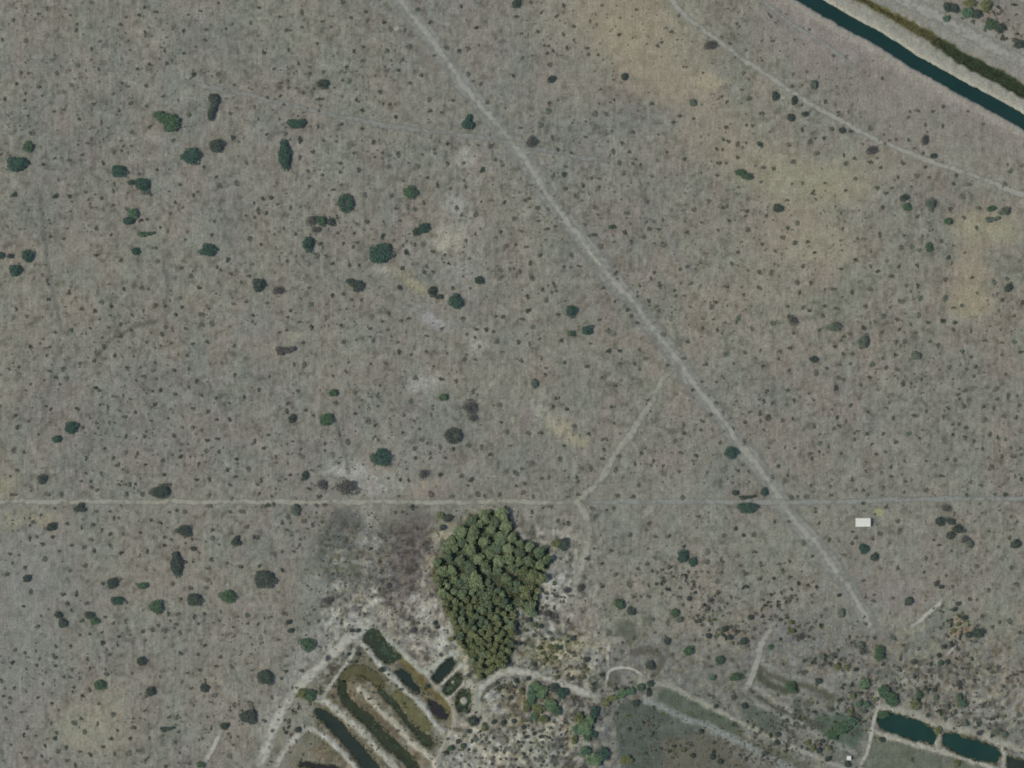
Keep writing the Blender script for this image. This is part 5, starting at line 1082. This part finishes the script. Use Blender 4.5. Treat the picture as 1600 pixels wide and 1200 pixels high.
REFS = [(595, 397, "the largest lone tree"), (262, 189, "the two-toned north-western tree"), (28, 257, "the mottled tree at the west edge"), (45, 401, "the smooth round western tree"),
 (541, 318, "the ring-shaped tree"), (445, 243, "the tall narrow oval tree"), (713, 471, "the grassy strip's eastern tree"), (905, 502, "the two compact trees by the track"), (1057, 573, "the track fork"),
 (905, 783, "the lane corner above the grove"), (1143, 706, "the tree touching the diagonal track"), (1168, 793, "the half-round tree"), (1348, 816, "the white-roofed house"), (1162, 273, "the double bush in the sand"),
 (803, 225, "the track crossing"), (1470, 938, "the hooked pale path"), (1388, 1087, "the double-crowned tree by the ponds"), (113, 668, "the western tree pair"), (252, 769, "the wide tree on the lane"),
 (276, 882, "the long grey crown"), (413, 904, "the sprawling mottled tree"), (245, 948, "the bright-edged round tree"), (157, 1070, "the tree on yellowish ground"), (389, 1119, "the southern very dark tree"),
 (511, 656, "the leaning green tree"), (597, 715, "the tree above the pale patch"), (1415, 316, "the two chained eastern bushes"), (1575, 450, "the satellite bush near the east edge"), (1452, 386, "the upright eastern bush"),
 (327, 390, "the square-cornered tree"), (464, 193, "the heart-shaped tree"), (505, 131, "the flat northern tree"), (731, 191, "the pointed tree by the track"), (862, 124, "the bush between track and sand"), (977, 120, "the black bush in the sand"),
 (1236, 184, "the narrow bush by the north-eastern track"), (1445, 219, "the tall thin grey-brown bush"), (1304, 511, "the slanting green bush"), (447, 548, "the loose grey clump"), (1075, 874, "the twin blue-green trees"),
 (1125, 1031, "the green tree by the eastern track"), (978, 950, "the diagonal pair of trees"), (1485, 825, "the curved thicket"), (120, 60, "the bare north-western corner ground"), (200, 540, "the faint curved cattle path")]
DIRS = ["east", "north-east", "north", "north-west", "west", "south-west", "south", "south-east"]
def auto_labels(items, noun):
    """items (x, y, r): a label for each that says where it stands among its like"""
    groups, out = {}, [None] * len(items)
    for i, (x, y, r_) in enumerate(items):
        d, k = min((math.hypot(x - a, y - b), k) for k, (a, b, _) in enumerate(REFS))
        a, b, ref = REFS[k]
        sec = int(round(math.degrees(math.atan2(b - y, x - a)) / 45)) % 8
        groups.setdefault((k, sec), []).append((d, i))
    ordw = ["closest", "second closest", "third closest", "fourth closest", "fifth closest", "sixth closest", "seventh closest", "eighth closest", "ninth closest", "tenth closest", "eleventh closest", "twelfth closest", "thirteenth closest", "fourteenth closest"]
    for (k, sec), l in groups.items():
        for n_, (d, i) in enumerate(sorted(l)):
            out[i] = "%s %s, %s %s of %s" % ("wide" if items[i][2] >= 4.2 else "compact", noun, ordw[min(n_, 13)], DIRS[sec], REFS[k][2])
    return out

# crowns inside the grove
save = REFS
REFS = [(800, 932, "the grove's long dark gap"), (752, 830, "the grove's small northern gap"), (676, 890, "the grove's western bulge"), (757, 1058, "the grove's southern tip"), (856, 868, "the grove's eastern shoulder"),
        (775, 800, "the grove's flat top"), (745, 868, "the grove's middle gap"), (722, 900, "the grove's dark western hollow"), (740, 990, "the grove's narrowing waist"), (802, 1005, "the grove's straight south-eastern side"), (708, 835, "the grove's north-western shoulder")]
for c, lab in zip(GROVE_REST, auto_labels([(c[0], c[1], 3) for c in GROVE_REST], "crown")):
    put_grove(c, lab.replace("compact crown", "TONE tree crown"), "tree crowns packed inside the grove")
REFS = save

# the garden bushes
pts = [(x, y, r_) for x, y, r_, t in SCAT]
TW = {"k": "dark", "o": "olive", "g": "grey leafless", "m": "green", "p": "pale green", "d": "dark green", "b": "green", "t": "dark"}
GREFS = [(845, 1085, "the village clump of crowns"), (914, 1137, "the second village clump"), (740, 1126, "the jet-dark ball-shaped tree"), (985, 1080, "the garden hedge"), (835, 960, "the grove's south-eastern fringe"), (1316, 1138, "the damp plot's wide crown"),
 (1388, 1087, "the double-crowned tree by the ponds"), (1466, 1141, "the olive tree on the cross bank"), (1470, 938, "the hooked pale path"), (1529, 989, "the brown thicket's dark tree"), (569, 988, "the weed-choked pond"), (1236, 1073, "the tree in the looped channel"), (1056, 957, "the pale green sparse tree"), (1100, 1180, "the large dark plot's eastern side")]
save = REFS; REFS = GREFS
gl = auto_labels(pts, "NOUN")
REFS = save
for (x, y, r_, t), lab in zip(SCAT, gl):
    lab = lab.replace("wide NOUN", TW[t] + " garden bush").replace("compact NOUN", TW[t] + " garden bush")
    place_tree("garden_bush", x - .8, y, r_ * .88, r_ * .88, 1.4 + .22 * r_, LM[t], lab, "bush", "bushes of the village, plots and thickets", (OPEN if t == "g" else TUFTS)[int(rng.integers(4))])
    taken.append((x, y, r_))

shrubs = [s for s in shrubs if not any(math.hypot(s[0] - a, s[1] - b) < c * .8 for a, b, c in taken)]
shrubs.sort(key=lambda s: -s[2])
solo, mass = shrubs[:300], shrubs[300:]
labs = auto_labels(solo, "dark shrub")
for (x, y, r_), lab in zip(solo, labs):
    o = bpy.data.objects.new("shrub", BUSHES[int(rng.integers(8))])
    col.objects.link(o)
    o.location = (wx(x - .6), wy(y), float(ground_z(x, y)))
    h = S * r_ * .55
    sq = rng.uniform(.85, 1.15)
    o.scale = (S * r_ * sq * 1.3, S * r_ / sq * 1.3, h); o.rotation_euler = (0, 0, float(rng.uniform(0, 6.28)))
    o.material_slots[0].link = 'OBJECT'
    o.material_slots[0].material = LM["s" if rng.random() < .62 else ("k" if rng.random() < .35 else ("p" if rng.random() < .6 else "r"))]
    tag(o, lab, "shrub", "larger shrubs dotted over the plain")

# the rest: thousands of small shrubs and tussocks, one object
def blocked_mask(X, Y, margin=0.0):
    b = np.zeros(X.shape, bool)
    for a, c, r_ in taken: b |= np.hypot(X - a, Y - c) < r_ * .9
    b |= sdist(X, Y, GROVE) < 3
    d, _ = seg_dist(X, Y, CANAL); b |= d < 28
    d, _ = seg_dist(X, Y, DITCH); b |= d < 13
    d, _ = seg_dist(X, Y, NROAD); b |= d < 15
    d, _ = seg_dist(X, Y, T1); b |= d < 5
    d, _ = seg_dist(X, Y, [(-60, 784), (905, 785)]); b |= d < 4
    for poly, key, lab in PONDS:
        b |= sdist(X, Y, poly) < 2.5
    return b
n = 21000
sxp, syp = rng.uniform(-170, 1770, n), rng.uniform(-150, 1350, n)
dens = .10 + 1.1 * sstep(.42, .70, fbm(sxp / 70, syp / 70, 201, 3))
dens *= 1 - .75 * sstep(1090, 1330, sxp - syp * 1.1)                        # bare strip below the canal
dens *= 1 - .5 * sstep(.9, .5, np.hypot((sxp - 1040) / 150, (syp - 100) / 120))
dens *= 1 - .5 * sstep(.9, .5, np.hypot((sxp - 480) / 120, (syp - 1120) / 130))
dens *= 1 - .55 * sstep(.9, .6, np.hypot((sxp - 1060) / 60, (syp - 1060) / 50))
keep = (rng.random(n) < dens) & ~blocked_mask(sxp, syp)
sxp, syp = sxp[keep], syp[keep]
inview = (sxp > -5) & (sxp < 1605) & (syp > -5) & (syp < 1205)
kx = np.array([s[0] for s in shrubs]); ky = np.array([s[1] for s in shrubs])
near = np.array([np.min(np.hypot(kx - a, ky - b)) < 5 for a, b in zip(sxp, syp)])
sxp, syp, inview = sxp[~near], syp[~near], inview[~near]
srp = rng.gamma(5.0, .30, len(sxp)); srp = np.clip(srp, .8, 3.1)
srp = np.where(inview, srp, np.clip(srp * 1.7, 1, 4.4))
mx = np.concatenate([[s[0] - .4 for s in mass], sxp]); my = np.concatenate([[s[1] for s in mass], syp]); mr = np.concatenate([[s[2] * 1.28 for s in mass], srp * 1.15])
def mass_mesh(name, mx, my, mr, per=20, squash=.5):
    V, F = [], []
    gz = ground_z(mx, my)
    for x, y, r_, z in zip(mx, my, mr, gz):
        k = int(np.clip(per * (r_ / 2.6) ** 1.3, 6, 46))
        P = shrub_points(rng, k)
        st = rng.uniform(.75, 1.3)
        v, f = cards(P * np.array([r_ * S * st, r_ * S / st, r_ * S * squash]), (.30 if k > 14 else .42) * r_ * S, rng, .8)
        v = v + np.array([wx(x), wy(y), z])
        F.append(f + 4 * sum_n[0]); sum_n[0] += len(P); V.append(v)
    return quads_mesh(name, np.concatenate(V), np.concatenate(F))
tones = rng.random(len(mx))
for key, lo, hi, lab in (("s", 0, .62, "countless small grey-green shrubs and tussocks sprinkled over the plain"), ("r", .62, .82, "countless small brownish shrubs and tussocks sprinkled over the plain"), ("p", .82, 1.01, "countless small greener shrubs sprinkled over the plain")):
    q = (tones >= lo) & (tones < hi)
    sum_n = [0]
    o = link("scrub", mass_mesh("scrub", mx[q], my[q], mr[q]), LM[key])
    tag(o, lab, "scrub", kind="stuff")

# reeds in the overgrown ditch and on pond margins
def along(pts, step, hw):
    out = []
    for i in range(len(pts) - 1):
        (x0, y0), (x1, y1) = pts[i][:2], pts[i + 1][:2]
        L = math.hypot(x1 - x0, y1 - y0); k = max(1, int(L / step))
        for j in range(k):
            t = rng.random()
            x, y = x0 + (x1 - x0) * t, y0 + (y1 - y0) * t
            w = hw(x) if callable(hw) else hw
            u = rng.uniform(-w, w)
            out.append((x - (y1 - y0) / L * u, y + (x1 - x0) / L * u))
    return np.array(out)
def reed_patch(P, r0, key, lab):
    sum_n[0] = 0
    tag(link("reeds", mass_mesh("reeds", P[:, 0], P[:, 1], rng.uniform(r0 * .6, r0 * 1.3, len(P)), 14, .55), LM[key]), lab, "reeds", kind="stuff")
P = along(DITCH, .28, lambda x: 3.2 + 5 * min(max((x - 1380) / 150, 0), 1))
reed_patch(P[P[:, 0] < 1462], 1.7, "q", "olive reeds choking the north-western stretch of the ditch")
reed_patch(P[P[:, 0] >= 1462], 1.8, "w", "dark green reeds filling the south-eastern stretch of the ditch")
edge = []
for poly, key, lab in PONDS:
    q = along(list(poly) + [poly[0]], 1.0, 2.6); edge.append(q)
reed_patch(np.concatenate(edge), 1.7, "w", "low green weed fringing the pond margins")
q = []
for poly, key, lab in PONDS:
    if key in ("weed", "moss"):
        bx = [p[0] for p in poly]; by = [p[1] for p in poly]
        X = rng.uniform(min(bx), max(bx), 900); Y = rng.uniform(min(by), max(by), 900)
        sel = (sdist(X, Y, poly) < -1) & (vnoise(X / 5, Y / 5, 301) > .62)
        q.append(np.stack([X[sel], Y[sel]], 1))
q = np.concatenate(q)
sum_n[0] = 0
zz = []
V, F = [], []
for x, y in q[:500]:
    Pp = shrub_points(rng, 8) * np.array([1.0, 1.0, .25])
    v, f = cards(Pp, .4, rng, .3)
    V.append(v + np.array([wx(x), wy(y), -.95])); F.append(f + 4 * sum_n[0]); sum_n[0] += len(Pp)
tag(link("waterweed", quads_mesh("waterweed", np.concatenate(V), np.concatenate(F)), LM["d"]), "floating green weed mats on the darker ponds", "water weed", kind="stuff")

# undergrowth closing the grove's floor
X, Y = rng.uniform(670, 866, 5200), rng.uniform(795, 1070, 5200)
k = sdist(X, Y, GROVE) < -2.5
for a, b, r_ in GAPS: k &= np.hypot(X - a, Y - b) > r_ * .8
X, Y = X[k], Y[k]
sum_n[0] = 0
tag(link("undergrowth", mass_mesh("undergrowth", X, Y, rng.uniform(1.8, 3.6, len(X)), 12, .8), LG["d"]), "leafy undergrowth between the grove's trees", "undergrowth", kind="stuff")

# dry plants on the mottled ground and in the plots
n = 9500
X, Y = rng.uniform(470, 1370, n), rng.uniform(795, 1215, n)
w = np.exp(-((X - 600) / 110) ** 2 - ((Y - 920) / 110) ** 2) + np.exp(-((X - 840) / 80) ** 2 - ((Y - 1080) / 90) ** 2) + .9 * np.exp(-((X - 1210) / 130) ** 2 - ((Y - 1150) / 60) ** 2) + .9 * np.exp(-((X - 560) / 110) ** 2 - ((Y - 1110) / 90) ** 2)
k = (rng.random(n) < w) & ~blocked_mask(X, Y)
X, Y = X[k], Y[k]
g_ = rng.random(len(X))
for key, a, b, lab in (("q", 0, .22, "olive weeds and dry bushes on the busy ground round grove and ponds"), ("w", .22, .45, "blackish weeds on the busy ground round grove and ponds"), ("r", .45, 1.1, "brown dry weeds on the busy ground round grove and ponds")):
    q = (g_ >= a) & (g_ < b)
    sum_n[0] = 0
    tag(link("weeds", mass_mesh("weeds", X[q], Y[q], np.clip(rng.gamma(4, .42, q.sum()), .8, 3.4), 14, .45), LM[key]), lab, "weeds", kind="stuff")

# thick brush filling the busy corners
BR = [(1345, 1010, 22, 26, 26), (1480, 1105, 45, 14, 34), (1545, 1128, 40, 15, 30), (1295, 1033, 34, 12, 30), (1255, 985, 34, 20, 26), (1110, 952, 44, 22, 34), (1145, 990, 34, 15, 24), (1335, 1098, 32, 26, 46), (1495, 982, 26, 26, 34),
      (1500, 1045, 70, 34, 44), (1440, 1080, 55, 16, 26), (1325, 1135, 24, 20, 26), (1275, 1165, 38, 14, 34), (1530, 28, 40, 16, 34), (1575, 60, 30, 10, 16), (1215, 930, 60, 40, 40), (1065, 905, 70, 30, 30), (1405, 1060, 50, 20, 24), (1210, 1140, 60, 12, 34),
      (1180, 1175, 60, 12, 30), (1060, 1170, 60, 20, 34), (1010, 1125, 40, 24, 30), (900, 1120, 30, 40, 40), (880, 1030, 50, 26, 44), (950, 1075, 30, 10, 16), (800, 1075, 40, 12, 24), (870, 950, 30, 30, 24), (470, 1085, 14, 12, 14), (450, 1130, 10, 40, 18), (1240, 1115, 50, 14, 26)]
bx_, by_, br_, bt_ = [], [], [], []
for cx, cy, ax, ay, k in BR:
    k = int(k * 1.5)
    bx_.append(rng.normal(cx, ax * .62, k)); by_.append(rng.normal(cy, ay * .62, k)); br_.append(rng.uniform(1.6, 4.6, k)); bt_.append(rng.random(k))
bx_, by_, br_, bt_ = map(np.concatenate, (bx_, by_, br_, bt_))
k = ~blocked_mask(bx_, by_)
bx_, by_, br_, bt_ = bx_[k], by_[k], br_[k], bt_[k]
for key, a, b, lab in (("s", 0, .4, "low grey-green brush thickening round plots, banks and village"), ("k", .4, .64, "dark brush thickening round plots, banks and village"), ("o", .64, .71, "olive brush thickening round plots, banks and village"), ("r", .71, 1.1, "brown brush thickening round plots, banks and village")):
    q = (bt_ >= a) & (bt_ < b)
    sum_n[0] = 0
    tag(link("brush", mass_mesh("brush", bx_[q], by_[q], br_[q], 18, .55), LM[key]), lab, "brush", kind="stuff")

# planted garden dots at the south edge
k = 0
dots = []
for j in range(9):
    for i in range(14):
        x, y = 706 + i * 13.5 + (j % 2) * 6 + rng.uniform(-5, 5), 1130 + j * 11 + rng.uniform(-4.5, 4.5)
        if x < 700 + (1200 - y) * .55 or x > 884 or math.hypot(x - 740, y - 1126) < 16 or y > 1212: continue
        if any(math.hypot(x - a, y - c) < r_ + 2 for a, c, r_ in taken): continue
        dots.append((x, y, rng.uniform(2.3, 3.7)))
# counted row by row, north to south
rows = {}
for d in dots: rows.setdefault(round((d[1] - 1130) / 11), []).append(d)
RW = ["northernmost", "second", "third", "fourth", "fifth", "sixth", "seventh", "eighth", "ninth"]
for j, l in sorted(rows.items()):
    for i, (x, y, r_) in enumerate(sorted(l)):
        o = bpy.data.objects.new("planted_bush", BUSHES[int(rng.integers(8))]); col.objects.link(o)
        o.location = (wx(x), wy(y), float(ground_z(x, y))); o.scale = (S * r_, S * r_, S * r_ * .8); o.rotation_euler = (0, 0, float(rng.uniform(0, 6.28)))
        o.material_slots[0].link = 'OBJECT'; o.material_slots[0].material = LM["k" if rng.random() < .3 else "s"]
        tag(o, "round planted bush on pale garden soil, %s from the west in the %s row" % (NUM[i], RW[max(0, min(j, 8))]), "planted bush", "planted bushes in rows on the pale garden soil")
# ---------------------------------------------------------------- the white-roofed house and the small hut
WALL = plain_material("lime_washed_wall", (188, 182, 166), .9, .08, 2.0)
ROOF = plain_material("white_sheet_roof", (206, 204, 190), .6, .12, .9)
DOOR = plain_material("painted_wood", (92, 84, 70), .7, .15, 3.0)
GLASS = plain_material("dark_window", (44, 50, 54), .2, .05, 1.0, spec=.5)
def box(x0, x1, y0, y1, z0, z1):
    v = [(x0, y0, z0), (x1, y0, z0), (x1, y1, z0), (x0, y1, z0), (x0, y0, z1), (x1, y0, z1), (x1, y1, z1), (x0, y1, z1)]
    return v, [(3, 2, 1, 0), (4, 5, 6, 7), (0, 1, 5, 4), (1, 2, 6, 5), (2, 3, 7, 6), (3, 0, 4, 7)]
def part(name, parts, mat, parent):
    V_, F_ = join(parts); o = link(name, mesh(name, V_, F_), mat, parent); return o
def house(name, px, py, L, W, H, label, cat, rise=.9, doors=(), windows=()):
    e = bpy.data.objects.new(name, None); col.objects.link(e)
    e.location = (wx(px), wy(py), float(ground_z(px, py)))
    a, b, t = L / 2 - .35, W / 2 - .35, .22
    # four walls butted end to end, with gables
    part("wall", [box(-a, a, -b, -b + t, -.3, H), box(-a, a, b - t, b, -.3, H), box(-a, -a + t, -b + t, b - t, -.3, H), box(a - t, a, -b + t, b - t, -.3, H)], WALL, e)
    # corrugated gable roof running east-west, with thickness
    n = int(L / .25); V_, F_ = [], []
    xs = np.linspace(-L / 2, L / 2, n + 1)
    prof = [(-W / 2, H - .02), (0, H + rise), (W / 2, H - .02)]
    for x in xs:
        w = .03 * math.sin(x * 2 * math.pi / .5)
        for yy, zz in prof: V_.append((x, yy, zz + w + .08))
        for yy, zz in prof[::-1]: V_.append((x, yy, zz + w))
    for i in range(n):
        for k in range(6):
            F_.append((i * 6 + k, i * 6 + (k + 1) % 6, (i + 1) * 6 + (k + 1) % 6, (i + 1) * 6 + k))
    F_ += [(5, 4, 3, 2, 1, 0)[:0] or (0, 5, 4, 1), (1, 4, 3, 2), (n * 6, n * 6 + 1, n * 6 + 4, n * 6 + 5), (n * 6 + 1, n * 6 + 2, n * 6 + 3, n * 6 + 4)]
    r_ = link("roof", mesh("roof", V_, F_), ROOF, e)
    part("ridge_cap", [box(-L / 2, L / 2, -.16, .16, H + rise + .12, H + rise + .17)], ROOF, r_)
    g = []
    for s_ in (-1, 1):
        x0, x1 = sorted((s_ * a, s_ * (a - t)))
        V2 = [(x0, -b, H), (x0, b, H), (x0, 0, H + rise - .12), (x1, -b, H), (x1, b, H), (x1, 0, H + rise - .12)]
        g.append((V2, [(0, 2, 1), (3, 4, 5), (0, 3, 5, 2), (1, 2, 5, 4)]))
    part("gable", g, WALL, e)
    for x in doors:
        d = part("door", [box(x - .45, x + .45, -b - .05, -b + .02, 0, 2.05)], DOOR, e)
        part("handle", [box(x + .3, x + .36, -b - .09, -b - .05, 1.0, 1.12)], GLASS, d)
    for x in windows:
        w_ = part("window", [box(x - .5, x + .5, -b - .03, -b + .02, 1.1, 1.95)], GLASS, e)
        part("frame", [box(x - .58, x + .58, -b - .06, -b + .02, 1.95, 2.03), box(x - .58, x + .58, -b - .1, -b + .02, 1.02, 1.1), box(x - .58, x - .5, -b - .06, -b + .02, 1.1, 1.95), box(x + .5, x + .58, -b - .06, -b + .02, 1.1, 1.95)], DOOR, w_)
    return tag(e, label, cat)
house("house", 1348, 816, 14.0, 8.0, 2.6, "small rectangular house with a white roof beside a yellowish bare yard", "house", .9, (0.2,), (-4.6, -2.2, 3.0, 5.0))
house("hut", 1326, 1184, 4.0, 4.0, 2.3, "tiny square hut with a pale roof near the south edge by the pond path", "hut", .5, (-.5,), (1.0,))
